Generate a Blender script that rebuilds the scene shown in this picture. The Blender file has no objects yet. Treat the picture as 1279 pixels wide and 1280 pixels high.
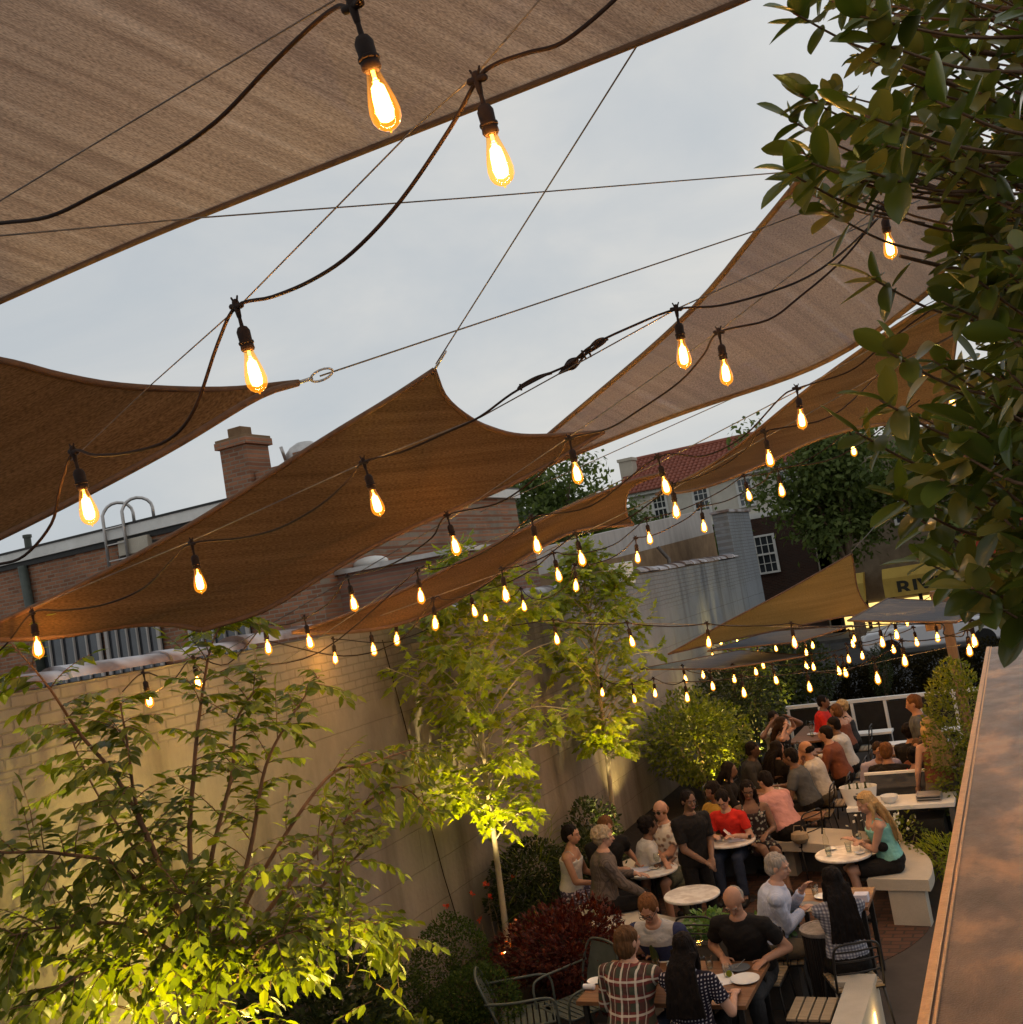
import bpy, bmesh, math, random
from math import sin, cos, pi, radians, sqrt, atan2, degrees
from mathutils import Vector, Matrix, Quaternion, noise
random.seed(7)
C = bpy.context.scene.collection
V = Vector
# ------------------------------------------------------------------ camera model
H = 4.2
F, CX, CY = 1284.0, 639.5, 640.0
PSI, TH, RHO = radians(25.6128), radians(4.46565), radians(9.5)
_r0 = V((cos(PSI), sin(PSI), 0)); FWD = V((-sin(PSI)*cos(TH), cos(PSI)*cos(TH), sin(TH))); _u0 = _r0.cross(FWD)
CR = cos(RHO)*_r0 - sin(RHO)*_u0; CU = sin(RHO)*_r0 + cos(RHO)*_u0
EYE = V((0, 0, H))
def ray(px, py): return FWD + CR*((px-CX)/F) - CU*((py-CY)/F)
def D(px, py, d): return EYE + ray(px, py)*d
def G(px, py, z=0.0):
    r = ray(px, py); return EYE + r*((z-H)/r.z)
def WX(px, py, x):
    r = ray(px, py); return EYE + r*(x/r.x)
def WY(px, py, y):
    r = ray(px, py); return EYE + r*(y/r.y)
# ------------------------------------------------------------------ materials
def nt(m): return m.node_tree.nodes, m.node_tree.links
MATS = {}
def new_mat(name):
    m = bpy.data.materials.new(name); m.use_nodes = True; MATS[name] = m; return m
def N(nodes, t, **kw):
    n = nodes.new(t)
    for k, v in kw.items():
        if k in n.inputs.keys(): n.inputs[k].default_value = v
        else: setattr(n, k, v)
    return n
def rgb(c): return (c[0], c[1], c[2], 1)
def ramp(nodes, stops):
    r = nodes.new('ShaderNodeValToRGB'); e = r.color_ramp.elements
    while len(e) < len(stops): e.new(0.5)
    for i, (p, c) in enumerate(stops): e[i].position = p; e[i].color = rgb(c) if len(c) == 3 else c
    return r
def surf(name, c1, c2, scale=3.0, rough=0.8, metal=0.0, bump=0.3, bscale=None, detail=6, spec=0.3, coord='Object', stretch=(1,1,1), speck=None):
    m = new_mat(name); n, l = nt(m); b = n['Principled BSDF']
    tc = n.new('ShaderNodeTexCoord'); mp = n.new('ShaderNodeMapping'); mp.inputs['Scale'].default_value = stretch
    l.new(tc.outputs[coord], mp.inputs['Vector'])
    nz = N(n, 'ShaderNodeTexNoise', Scale=scale, Detail=detail, Roughness=0.65); l.new(mp.outputs[0], nz.inputs['Vector'])
    r = ramp(n, [(0.3, c1), (0.72, c2)]); l.new(nz.outputs['Fac'], r.inputs['Fac'])
    col = r.outputs['Color']
    if speck:
        n3 = N(n, 'ShaderNodeTexNoise', Scale=speck[0], Detail=2.0); l.new(mp.outputs[0], n3.inputs['Vector'])
        r3 = ramp(n, [(0.45, (0,0,0)), (0.6, (1,1,1))]); l.new(n3.outputs['Fac'], r3.inputs['Fac'])
        mx = n.new('ShaderNodeMix'); mx.data_type = 'RGBA'; l.new(r3.outputs['Color'], mx.inputs['Factor']); l.new(col, mx.inputs['A']); mx.inputs['B'].default_value = rgb(speck[1]); col = mx.outputs['Result']
    l.new(col, b.inputs['Base Color'])
    b.inputs['Roughness'].default_value = rough; b.inputs['Metallic'].default_value = metal; b.inputs['Specular IOR Level'].default_value = spec
    if bump:
        n2 = N(n, 'ShaderNodeTexNoise', Scale=bscale or scale*6, Detail=5.0); l.new(mp.outputs[0], n2.inputs['Vector'])
        bp = N(n, 'ShaderNodeBump', Strength=bump, Distance=0.01); l.new(n2.outputs['Fac'], bp.inputs['Height']); l.new(bp.outputs[0], b.inputs['Normal'])
    return m
def brickmat(name, c1, c2, mortar, bw=0.21, bh=0.072, ms=0.012, axes='XZ', bump=0.6, dirt=(0.05,0.04,0.035), dirtamt=0.5, blend=None):
    m = new_mat(name); n, l = nt(m); b = n['Principled BSDF']
    g = n.new('ShaderNodeNewGeometry'); s = n.new('ShaderNodeSeparateXYZ'); l.new(g.outputs['Position'], s.inputs[0])
    c = n.new('ShaderNodeCombineXYZ'); l.new(s.outputs[axes[0]], c.inputs['X']); l.new(s.outputs[axes[1]], c.inputs['Y'])
    br = N(n, 'ShaderNodeTexBrick', Scale=1.0); br.inputs['Color1'].default_value = rgb(c1); br.inputs['Color2'].default_value = rgb(c2); br.inputs['Mortar'].default_value = rgb(mortar)
    br.inputs['Brick Width'].default_value = bw; br.inputs['Row Height'].default_value = bh; br.inputs['Mortar Size'].default_value = ms; br.inputs['Mortar Smooth'].default_value = 0.3; br.inputs['Bias'].default_value = 0.0
    nzw = N(n, 'ShaderNodeTexNoise', Scale=2.0, Detail=3.0); l.new(g.outputs['Position'], nzw.inputs['Vector'])
    va = n.new('ShaderNodeVectorMath'); va.operation = 'MULTIPLY_ADD'; l.new(nzw.outputs['Color'], va.inputs[0]); va.inputs[1].default_value = (0.03,0.03,0.03); l.new(c.outputs[0], va.inputs[2])
    l.new(va.outputs[0], br.inputs['Vector'])
    nz = N(n, 'ShaderNodeTexNoise', Scale=1.3, Detail=8.0, Roughness=0.7); l.new(g.outputs['Position'], nz.inputs['Vector'])
    r = ramp(n, [(0.42, (0,0,0)), (0.75, (dirtamt,)*3)]); l.new(nz.outputs['Fac'], r.inputs['Fac'])
    mx = n.new('ShaderNodeMix'); mx.data_type = 'RGBA'; l.new(r.outputs['Color'], mx.inputs['Factor']); l.new(br.outputs['Color'], mx.inputs['A']); mx.inputs['B'].default_value = rgb(dirt)
    l.new(mx.outputs['Result'], b.inputs['Base Color']); b.inputs['Roughness'].default_value = 0.9; b.inputs['Specular IOR Level'].default_value = 0.2
    bp = N(n, 'ShaderNodeBump', Strength=bump, Distance=0.01); l.new(br.outputs['Fac'], bp.inputs['Height']); bp.invert = True; l.new(bp.outputs[0], b.inputs['Normal'])
    return m
def leafmat(name, c1, c2, c3, trans=0.35, rough=0.45, spec=0.4):
    m = new_mat(name); n, l = nt(m); b = n['Principled BSDF']; out = n['Material Output']
    g = n.new('ShaderNodeNewGeometry'); r = ramp(n, [(0.0, c1), (0.55, c2), (1.0, c3)]); l.new(g.outputs['Random Per Island'], r.inputs['Fac'])
    l.new(r.outputs['Color'], b.inputs['Base Color']); b.inputs['Roughness'].default_value = rough; b.inputs['Specular IOR Level'].default_value = spec
    t = n.new('ShaderNodeBsdfTranslucent'); hs = N(n, 'ShaderNodeHueSaturation', Saturation=1.15, Value=1.5); l.new(r.outputs['Color'], hs.inputs['Color']); l.new(hs.outputs[0], t.inputs['Color'])
    mx = n.new('ShaderNodeMixShader'); mx.inputs[0].default_value = trans; l.new(b.outputs[0], mx.inputs[1]); l.new(t.outputs[0], mx.inputs[2]); l.new(mx.outputs[0], out.inputs[0])
    return m
def emit(name, c, s):
    m = new_mat(name); n, l = nt(m); n.remove(n['Principled BSDF']); e = n.new('ShaderNodeEmission'); e.inputs[0].default_value = rgb(c); e.inputs[1].default_value = s
    l.new(e.outputs[0], n['Material Output'].inputs[0]); return m
def sailmat(name, c1, c2, tr, trfac=0.55, holes=0.06, warm=(0.5,0.3,0.17)):
    m = new_mat(name); n, l = nt(m); out = n['Material Output']; n.remove(n['Principled BSDF'])
    uv = n.new('ShaderNodeUVMap'); mp = n.new('ShaderNodeMapping'); mp.inputs['Scale'].default_value = (1.0, 34, 1); l.new(uv.outputs[0], mp.inputs[0])
    nz = N(n, 'ShaderNodeTexNoise', Scale=3.0, Detail=9.0, Roughness=0.72); l.new(mp.outputs[0], nz.inputs['Vector'])
    mp2 = n.new('ShaderNodeMapping'); mp2.inputs['Scale'].default_value = (5, 5, 1); l.new(uv.outputs[0], mp2.inputs[0])
    nb = N(n, 'ShaderNodeTexNoise', Scale=0.6, Detail=4.0); l.new(mp2.outputs[0], nb.inputs['Vector'])
    mth = n.new('ShaderNodeMath'); mth.operation = 'MULTIPLY_ADD'; l.new(nb.outputs['Fac'], mth.inputs[0]); mth.inputs[1].default_value = 0.35; l.new(nz.outputs['Fac'], mth.inputs[2])
    r = ramp(n, [(0.5, c1), (0.88, c2)]); l.new(mth.outputs[0], r.inputs['Fac'])
    # fine knitted weave
    mp3 = n.new('ShaderNodeMapping'); mp3.inputs['Scale'].default_value = (520, 520, 1); l.new(uv.outputs[0], mp3.inputs[0])
    w = N(n, 'ShaderNodeTexWave', Scale=1.0, Distortion=1.5, Detail=2.0); w.bands_direction = 'Y'; l.new(mp3.outputs[0], w.inputs['Vector'])
    n4 = N(n, 'ShaderNodeTexNoise', Scale=420.0, Detail=3.0); mp4 = n.new('ShaderNodeMapping'); mp4.inputs['Scale'].default_value = (1, 4, 1); l.new(uv.outputs[0], mp4.inputs[0]); l.new(mp4.outputs[0], n4.inputs['Vector'])
    mm = n.new('ShaderNodeMix'); mm.data_type = 'RGBA'; mm.blend_type = 'OVERLAY'; mm.inputs['Factor'].default_value = 0.7
    l.new(r.outputs['Color'], mm.inputs['A'])
    r4 = ramp(n, [(0.3, (0.22,)*3), (0.7, (0.82,)*3)]); l.new(n4.outputs['Fac'], r4.inputs['Fac']); l.new(r4.outputs['Color'], mm.inputs['B'])
    d = n.new('ShaderNodeBsdfDiffuse'); l.new(mm.outputs['Result'], d.inputs[0])
    t = n.new('ShaderNodeBsdfTranslucent'); ml = n.new('ShaderNodeMix'); ml.data_type = 'RGBA'; ml.blend_type = 'MULTIPLY'; ml.inputs['Factor'].default_value = 1.0
    l.new(mm.outputs['Result'], ml.inputs['A']); ml.inputs['B'].default_value = rgb(tr); l.new(ml.outputs['Result'], t.inputs[0])
    mx = n.new('ShaderNodeMixShader'); mx.inputs[0].default_value = trfac; l.new(d.outputs[0], mx.inputs[1]); l.new(t.outputs[0], mx.inputs[2])
    tp = n.new('ShaderNodeBsdfTransparent'); mx2 = n.new('ShaderNodeMixShader')
    r5 = ramp(n, [(0.55, (holes*0.6,)*3), (0.8, (holes*2.2,)*3)]); l.new(nz.outputs['Fac'], r5.inputs['Fac'])
    l.new(r5.outputs['Color'], mx2.inputs[0]); l.new(mx.outputs[0], mx2.inputs[1]); l.new(tp.outputs[0], mx2.inputs[2])
    bp = N(n, 'ShaderNodeBump', Strength=0.25, Distance=0.004); l.new(n4.outputs['Fac'], bp.inputs['Height']); l.new(bp.outputs[0], d.inputs['Normal'])
    l.new(mx2.outputs[0], out.inputs[0]); return m
def clothmat(name, kind, cols, s=30.0, rough=0.85):
    m = new_mat(name); n, l = nt(m); b = n['Principled BSDF']; b.inputs['Roughness'].default_value = rough; b.inputs['Specular IOR Level'].default_value = 0.15
    tc = n.new('ShaderNodeTexCoord'); sp = n.new('ShaderNodeSeparateXYZ'); l.new(tc.outputs['Object'], sp.inputs[0])
    def band(sock, freq, th, ph=0.0):
        a = n.new('ShaderNodeMath'); a.operation = 'MULTIPLY_ADD'; l.new(sock, a.inputs[0]); a.inputs[1].default_value = freq; a.inputs[2].default_value = ph
        f = n.new('ShaderNodeMath'); f.operation = 'FRACT'; l.new(a.outputs[0], f.inputs[0])
        c = n.new('ShaderNodeMath'); c.operation = 'LESS_THAN'; l.new(f.outputs[0], c.inputs[0]); c.inputs[1].default_value = th; return c.outputs[0]
    def mix(fac, a, bcol, amt=1.0):
        x = n.new('ShaderNodeMix'); x.data_type = 'RGBA'
        if amt != 1.0:
            q = n.new('ShaderNodeMath'); q.operation = 'MULTIPLY'; l.new(fac, q.inputs[0]); q.inputs[1].default_value = amt; fac = q.outputs[0]
        l.new(fac, x.inputs['Factor'])
        if isinstance(a, tuple): x.inputs['A'].default_value = rgb(a)
        else: l.new(a, x.inputs['A'])
        if isinstance(bcol, tuple): x.inputs['B'].default_value = rgb(bcol)
        else: l.new(bcol, x.inputs['B'])
        return x.outputs['Result']
    X, Y, Z = sp.outputs
    if kind == 'plain':
        nz = N(n, 'ShaderNodeTexNoise', Scale=9.0, Detail=4.0); l.new(tc.outputs['Object'], nz.inputs['Vector'])
        r = ramp(n, [(0.3, tuple(c*0.75 for c in cols[0])), (0.7, cols[0])]); l.new(nz.outputs['Fac'], r.inputs['Fac']); col = r.outputs['Color']
    elif kind == 'plaid':
        col = mix(band(Z, 9.0, 0.5), cols[0], cols[1]); col = mix(band(X, 9.0, 0.45), col, cols[2], 0.6)
        col = mix(band(Z, 9.0, 0.14, 0.3), col, cols[3], 0.75); col = mix(band(X, 9.0, 0.14, 0.2), col, cols[3], 0.75); col = mix(band(X, 9.0, 0.05, 0.7), col, cols[3], 0.6)
    elif kind == 'stripe':
        col = mix(band(X, s, 0.3), cols[0], cols[1])
    elif kind == 'check':
        col = mix(band(X, s, 0.5), cols[0], cols[1], 0.6); col = mix(band(Z, s, 0.5), col, cols[1], 0.6)
    elif kind == 'dots':
        a = band(X, s, 0.4); c = band(Z, s, 0.4); mlt = n.new('ShaderNodeMath'); mlt.operation = 'MULTIPLY'; l.new(a, mlt.inputs[0]); l.new(c, mlt.inputs[1]); col = mix(mlt.outputs[0], cols[0], cols[1])
    elif kind == 'floral':
        vo = N(n, 'ShaderNodeTexVoronoi', Scale=s); l.new(tc.outputs['Object'], vo.inputs['Vector'])
        r = ramp(n, [(0.0, cols[1]), (0.3, cols[2]), (0.45, cols[0]), (1, cols[0])]); l.new(vo.outputs['Distance'], r.inputs['Fac']); col = r.outputs['Color']
    elif kind == 'yoke':
        g = n.new('ShaderNodeMath'); g.operation = 'GREATER_THAN'; l.new(Z, g.inputs[0]); g.inputs[1].default_value = s
        ab = n.new('ShaderNodeMath'); ab.operation = 'ABSOLUTE'; l.new(X, ab.inputs[0]); lt = n.new('ShaderNodeMath'); lt.operation = 'LESS_THAN'; l.new(ab.outputs[0], lt.inputs[0]); lt.inputs[1].default_value = 0.17
        ml = n.new('ShaderNodeMath'); ml.operation = 'MULTIPLY'; l.new(g.outputs[0], ml.inputs[0]); l.new(lt.outputs[0], ml.inputs[1]); col = mix(ml.outputs[0], cols[0], cols[1])
    l.new(col, b.inputs['Base Color'])
    nz2 = N(n, 'ShaderNodeTexNoise', Scale=14.0, Detail=3.0, Distortion=1.0); l.new(tc.outputs['Object'], nz2.inputs['Vector'])
    bp = N(n, 'ShaderNodeBump', Strength=0.6, Distance=0.02); l.new(nz2.outputs['Fac'], bp.inputs['Height']); l.new(bp.outputs[0], b.inputs['Normal'])
    return m
# ------------------------------------------------------------------ mesh builder
class MB:
    def __init__(s): s.v = []; s.f = []; s.uv = None
    def add(s, vs, fs):
        o = len(s.v); s.v += [V(p) for p in vs]; s.f += [tuple(i+o for i in f) for f in fs]; return s
    def box(s, c, d, rz=0.0, M=None):
        R = M if M is not None else Matrix.Rotation(rz, 3, 'Z'); c = V(c); hx, hy, hz = d[0]/2, d[1]/2, d[2]/2
        ch = min(hx, hy, hz)*0.12
        ch = min(ch, 0.012)
        vs = []; idx = {}
        for sx in (-1, 1):
            for sy in (-1, 1):
                for sz in (-1, 1):
                    for k in range(3):
                        p = [sx*(hx-ch), sy*(hy-ch), sz*(hz-ch)]; p[k] = (sx*hx, sy*hy, sz*hz)[k]
                        idx[(sx, sy, sz, k)] = len(vs); vs.append(c + R @ V(p))
        fs = []
        for k in range(3):
            a, b = [(1, 2), (2, 0), (0, 1)][k]
            for sg in (-1, 1):
                q = []
                for (u, w) in ((-1,-1), (1,-1), (1,1), (-1,1)):
                    t = [0,0,0]; t[k] = sg; t[a] = u; t[b] = w; q.append(idx[(*t, k)])
                fs.append(tuple(q if sg > 0 else q[::-1]))
        for k in range(3):   # edges along axis k
            a, b = [(1, 2), (2, 0), (0, 1)][k]
            for u in (-1, 1):
                for w in (-1, 1):
                    def id_(kk, e):
                        t = [0,0,0]; t[k] = e; t[a] = u; t[b] = w; return idx[(*t, kk)]
                    q = [id_(a, -1), id_(a, 1), id_(b, 1), id_(b, -1)]
                    fs.append(tuple(q if u*w < 0 else q[::-1]))
        for sx in (-1, 1):
            for sy in (-1, 1):
                for sz in (-1, 1):
                    q = [idx[(sx, sy, sz, k)] for k in range(3)]
                    fs.append(tuple(q if sx*sy*sz > 0 else q[::-1]))
        return s.add(vs, fs)
    def rawbox(s, lo, hi):
        (x0, y0, z0), (x1, y1, z1) = lo, hi
        return s.add([(x0,y0,z0),(x1,y0,z0),(x1,y1,z0),(x0,y1,z0),(x0,y0,z1),(x1,y0,z1),(x1,y1,z1),(x0,y1,z1)], [(0,3,2,1),(4,5,6,7),(0,1,5,4),(1,2,6,5),(2,3,7,6),(3,0,4,7)])
    def lathe(s, prof, c=(0,0,0), n=16, M=None, close=True):
        c = V(c); R = M if M is not None else Matrix.Identity(3); vs = []; fs = []
        for (r, z) in prof:
            for i in range(n):
                a = 2*pi*i/n; vs.append(c + R @ V((r*cos(a), r*sin(a), z)))
        for j in range(len(prof)-1):
            for i in range(n):
                a, b = j*n+i, j*n+(i+1) % n; fs.append((a, b, b+n, a+n))
        if close: fs.append(tuple(range(n))[::-1]); fs.append(tuple(range((len(prof)-1)*n, len(prof)*n)))
        return s.add(vs, fs)
    def rod(s, p0, p1, r0, r1=None, n=8):
        p0, p1 = V(p0), V(p1); r1 = r0 if r1 is None else r1; d = p1-p0; L = d.length
        if L < 1e-6: return s
        M = d.to_track_quat('Z', 'Y').to_matrix(); return s.lathe([(r0, 0), (r1, L)], p0, n, M)
    def tube(s, pts, r, n=7, taper=None):
        pts = [V(p) for p in pts]; k = len(pts); vs = []; fs = []; up = None
        for j, p in enumerate(pts):
            t = (pts[min(j+1, k-1)] - pts[max(j-1, 0)]).normalized()
            if up is None:
                up = t.orthogonal().normalized()
            up = (up - t*up.dot(t)).normalized(); b = t.cross(up)
            rr = r if taper is None else r + (taper-r)*j/(k-1)
            if isinstance(r, (list, tuple)): rr = r[j]
            for i in range(n):
                a = 2*pi*i/n; vs.append(p + up*(cos(a)*rr) + b*(sin(a)*rr))
        for j in range(k-1):
            for i in range(n):
                a, b2 = j*n+i, j*n+(i+1) % n; fs.append((a, b2, b2+n, a+n))
        fs.append(tuple(range(n))[::-1]); fs.append(tuple(range((k-1)*n, k*n)))
        return s.add(vs, fs)
    def ell(s, c, r, M=None, nu=14, nv=9):
        c = V(c); R = M if M is not None else Matrix.Identity(3); vs = [c + R @ V((0, 0, -r[2]))]; fs = []
        for j in range(1, nv):
            t = -pi/2 + pi*j/nv
            for i in range(nu):
                a = 2*pi*i/nu; vs.append(c + R @ V((r[0]*cos(t)*cos(a), r[1]*cos(t)*sin(a), r[2]*sin(t))))
        vs.append(c + R @ V((0, 0, r[2]))); top = len(vs)-1
        for i in range(nu): fs.append((0, 1+(i+1) % nu, 1+i))
        for j in range(nv-2):
            for i in range(nu):
                a, b = 1+j*nu+i, 1+j*nu+(i+1) % nu; fs.append((a, b, b+nu, a+nu))
        for i in range(nu): a = 1+(nv-2)*nu; fs.append((a+i, a+(i+1) % nu, top))
        return s.add(vs, fs)
    def cap(s, p0, p1, r0, r1, n=12):      # tapered capsule
        p0, p1 = V(p0), V(p1); d = p1-p0; L = d.length; M = d.to_track_quat('Z', 'Y').to_matrix() if L > 1e-6 else Matrix.Identity(3)
        prof = [(r0*cos(a), r0*sin(a)) for a in (-1.4, -1.0, -0.5, 0)] + [(r1*cos(a), L+r1*sin(a)) for a in (0, 0.5, 1.0, 1.4)]
        return s.lathe(prof, p0, n, M)
    def prism(s, poly, z0, z1):
        n = len(poly); return s.add([(x, y, z0) for x, y in poly]+[(x, y, z1) for x, y in poly], [tuple(range(n))[::-1], tuple(range(n, 2*n))]+[(i, (i+1) % n, (i+1) % n+n, i+n) for i in range(n)])
    def extr(s, poly, e):  # polygon of 3d points extruded by vector e
        n = len(poly); e = V(e); poly = [V(p) for p in poly]
        return s.add(poly+[p+e for p in poly], [tuple(range(n))[::-1], tuple(range(n, 2*n))]+[(i, (i+1) % n, (i+1) % n+n, i+n) for i in range(n)])
    def mesh(s, name, M=None):
        me = bpy.data.meshes.new(name); me.from_pydata([M @ p for p in s.v] if M is not None else s.v, [], s.f)
        return me
    def build(s, name, mat, parent=None, smooth=False, world=False, fix=False):
        M = ROOT[parent.name].inverted() if (world and parent is not None) else None
        me = s.mesh(name, M)
        if fix:
            bm = bmesh.new(); bm.from_mesh(me); bmesh.ops.recalc_face_normals(bm, faces=bm.faces); bm.to_mesh(me); bm.free()
        return link(name, me, mat, parent, smooth)
ROOT = {}
def link(name, me, mat, parent=None, smooth=False):
    o = bpy.data.objects.new(name, me); C.objects.link(o)
    if mat is not None:
        for m in (mat if isinstance(mat, (list, tuple)) else [mat]): me.materials.append(MATS[m] if isinstance(m, str) else m)
    if smooth:
        me.polygons.foreach_set('use_smooth', [True]*len(me.polygons))
        if smooth == 2: me.set_sharp_from_angle(angle=radians(40))
    if parent is not None: o.parent = parent
    return o
def thing(name, label, cat, loc=(0,0,0), rz=0.0, group=None, M=None):
    o = bpy.data.objects.new(name, None); C.objects.link(o); o.empty_display_size = 0.1
    W = M if M is not None else Matrix.Translation(V(loc)) @ Matrix.Rotation(rz, 4, 'Z')
    o.matrix_world = W; ROOT[o.name] = W
    return tag(o, label, cat, group)
def tag(o, label=None, cat=None, group=None, kind=None):
    if label: o['label'] = label
    if cat: o['category'] = cat
    if group: o['group'] = group
    if kind: o['kind'] = kind
    return o
def dup(root, W, label=None):
    r = root.copy(); C.objects.link(r); r.matrix_world = W; ROOT[r.name] = W
    if label: r['label'] = label
    for ch in [o for o in root.children]:
        c = ch.copy(); C.objects.link(c); c.parent = r
        for g in ch.children:
            d = g.copy(); C.objects.link(d); d.parent = c
    return r
def TR(x, y, z=0, rz=0): return Matrix.Translation((x, y, z)) @ Matrix.Rotation(rz, 4, 'Z')
def catmull(P, k=6):
    P = [V(p) for p in P]; out = []
    for i in range(len(P)-1):
        a = P[i-1] if i > 0 else P[i]*2-P[i+1]; b, c = P[i], P[i+1]; d = P[i+2] if i+2 < len(P) else P[i+1]*2-P[i]
        for j in range(k):
            t = j/k; out.append(0.5*((2*b)+(c-a)*t+(2*a-5*b+4*c-d)*t*t+(3*b-3*c+d-a)*t**3))
    out.append(P[-1]); return out
# ------------------------------------------------------------------ palette
surf('concrete_floor', (0.035,0.028,0.024), (0.075,0.062,0.053), 1.2, 0.75, bump=0.25)
surf('asphalt', (0.035,0.035,0.037), (0.07,0.07,0.075), 2.0, 0.9)
surf('earth', (0.012,0.008,0.006), (0.03,0.02,0.012), 6.0, 0.95, bump=0.8)
surf('cast_concrete', (0.40,0.35,0.27), (0.56,0.50,0.40), 2.5, 0.8, bump=0.2, speck=(150,(0.42,0.37,0.30)))
surf('dark_concrete', (0.06,0.055,0.05), (0.115,0.105,0.095), 4.0, 0.85)
surf('marble', (0.62,0.58,0.52), (0.8,0.77,0.72), 5.0, 0.35, bump=0.02, speck=(9,(0.55,0.5,0.45)))
surf('black_metal', (0.012,0.011,0.010), (0.025,0.022,0.02), 8.0, 0.45, bump=0.05)
surf('green_metal', (0.05,0.06,0.05), (0.085,0.095,0.08), 8.0, 0.5, bump=0.05)
surf('rubber', (0.016,0.009,0.007), (0.034,0.018,0.012), 30.0, 0.7, bump=0.0, spec=0.15)
surf('table_wood', (0.13,0.060,0.028), (0.26,0.13,0.062), 3.0, 0.4, bump=0.15, stretch=(1,9,1))
surf('slat_wood', (0.22,0.16,0.09), (0.36,0.27,0.17), 4.0, 0.6, bump=0.2, stretch=(1,8,1))
surf('post_wood', (0.16,0.09,0.05), (0.28,0.17,0.09), 3.0, 0.7, bump=0.3, stretch=(6,6,1))
surf('bark', (0.10,0.065,0.04), (0.24,0.17,0.11), 14.0, 0.9, bump=0.8, stretch=(1,1,0.35))
surf('pale_bark', (0.30,0.24,0.16), (0.50,0.42,0.30), 14.0, 0.85, bump=0.5, stretch=(1,1,0.3))
surf('red_bark', (0.11,0.055,0.03), (0.22,0.12,0.065), 14.0, 0.85, bump=0.4, stretch=(1,1,0.3))
surf('steel_wire', (0.10,0.085,0.075), (0.2,0.17,0.15), 20.0, 0.7, metal=0.0, spec=0.1, bump=0)
surf('galvanised', (0.35,0.33,0.31), (0.55,0.52,0.5), 6.0, 0.4, metal=0.7, bump=0.1)
surf('hem', (0.10,0.055,0.033), (0.17,0.095,0.055), 20.0, 0.9)
surf('white_paint', (0.62,0.6,0.56), (0.78,0.76,0.72), 3.0, 0.6, bump=0.1)
surf('plaster', (0.55,0.50,0.42), (0.72,0.67,0.58), 1.5, 0.8, bump=0.1)
surf('grey_parapet', (0.36,0.32,0.29), (0.52,0.47,0.43), 1.5, 0.85, bump=0.2, stretch=(3,3,0.6))
surf('brown_board', (0.16,0.09,0.045), (0.30,0.19,0.10), 2.0, 0.85, bump=0.3)
surf('clay_coping', (0.10,0.06,0.045), (0.24,0.19,0.18), 3.5, 0.45, bump=0.3, speck=(2.2,(0.42,0.40,0.42)))
surf('roof_tile', (0.16,0.045,0.028), (0.32,0.10,0.06), 5.0, 0.75, bump=0.3)
surf('ceramic', (0.7,0.68,0.64), (0.82,0.8,0.76), 5.0, 0.25, bump=0.0, spec=0.5)
surf('grey_plate', (0.10,0.11,0.12), (0.15,0.16,0.17), 5.0, 0.35, bump=0.0)
surf('paper', (0.68,0.66,0.64), (0.8,0.78,0.76), 8.0, 0.8, bump=0.1)
surf('napkin_violet', (0.5,0.5,0.6), (0.62,0.62,0.7), 8.0, 0.8, bump=0.1)
surf('stone_rim', (0.12,0.10,0.085), (0.36,0.32,0.28), 11.0, 0.5, bump=0.6)
surf('fluted_black', (0.010,0.008,0.007), (0.022,0.017,0.014), 9.0, 0.5)
surf('dark_glass', (0.02,0.022,0.026), (0.06,0.065,0.075), 1.5, 0.08, bump=0.02, spec=0.8)
surf('car_white', (0.62,0.62,0.64), (0.7,0.7,0.72), 1.0, 0.25, bump=0.0, spec=0.6)
surf('car_dark', (0.015,0.016,0.018), (0.025,0.026,0.03), 1.0, 0.2, bump=0.0, spec=0.6)
surf('tyre', (0.012,0.012,0.012), (0.02,0.02,0.02), 9.0, 0.8)
surf('yellow_sign', (0.50,0.32,0.06), (0.62,0.42,0.09), 2.0, 0.7, bump=0.1)
surf('sign_ink', (0.03,0.03,0.02), (0.05,0.045,0.03), 2.0, 0.7, bump=0.0)
surf('red_awning', (0.55,0.06,0.03), (0.7,0.10,0.05), 2.0, 0.7, bump=0.1)
surf('stucco_tan', (0.16,0.12,0.08), (0.28,0.22,0.15), 2.0, 0.9, bump=0.2)
surf('skin_light', (0.42,0.23,0.155), (0.52,0.30,0.21), 12.0, 0.55, bump=0.05)
surf('skin_tan', (0.34,0.17,0.10), (0.42,0.22,0.14), 12.0, 0.55, bump=0.05)
surf('skin_brown', (0.13,0.065,0.038), (0.19,0.10,0.06), 12.0, 0.5, bump=0.05)
surf('skin_dark', (0.055,0.028,0.018), (0.09,0.048,0.03), 12.0, 0.5, bump=0.05)
for nme, a in dict(black=(0.010,0.007,0.006), dark_brown=(0.035,0.018,0.010), brown=(0.10,0.05,0.022), auburn=(0.13,0.055,0.02), blonde=(0.42,0.27,0.12), grey=(0.30,0.26,0.22), sandy=(0.34,0.26,0.17)).items():
    surf('hair_'+nme, tuple(c*0.6 for c in a), tuple(c*1.35 for c in a), 60.0, 0.75, bump=0.9, spec=0.12, bscale=90, stretch=(1,1,0.25))
surf('eye_white', (0.25,0.22,0.2), (0.32,0.29,0.27), 5.0, 0.2, bump=0)
surf('eye_dark', (0.01,0.008,0.006), (0.02,0.015,0.01), 5.0, 0.2, bump=0)
surf('lip', (0.30,0.10,0.08), (0.36,0.13,0.10), 5.0, 0.4, bump=0)
surf('gold', (0.5,0.35,0.15), (0.6,0.45,0.2), 5.0, 0.3, metal=1.0, bump=0)
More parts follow.
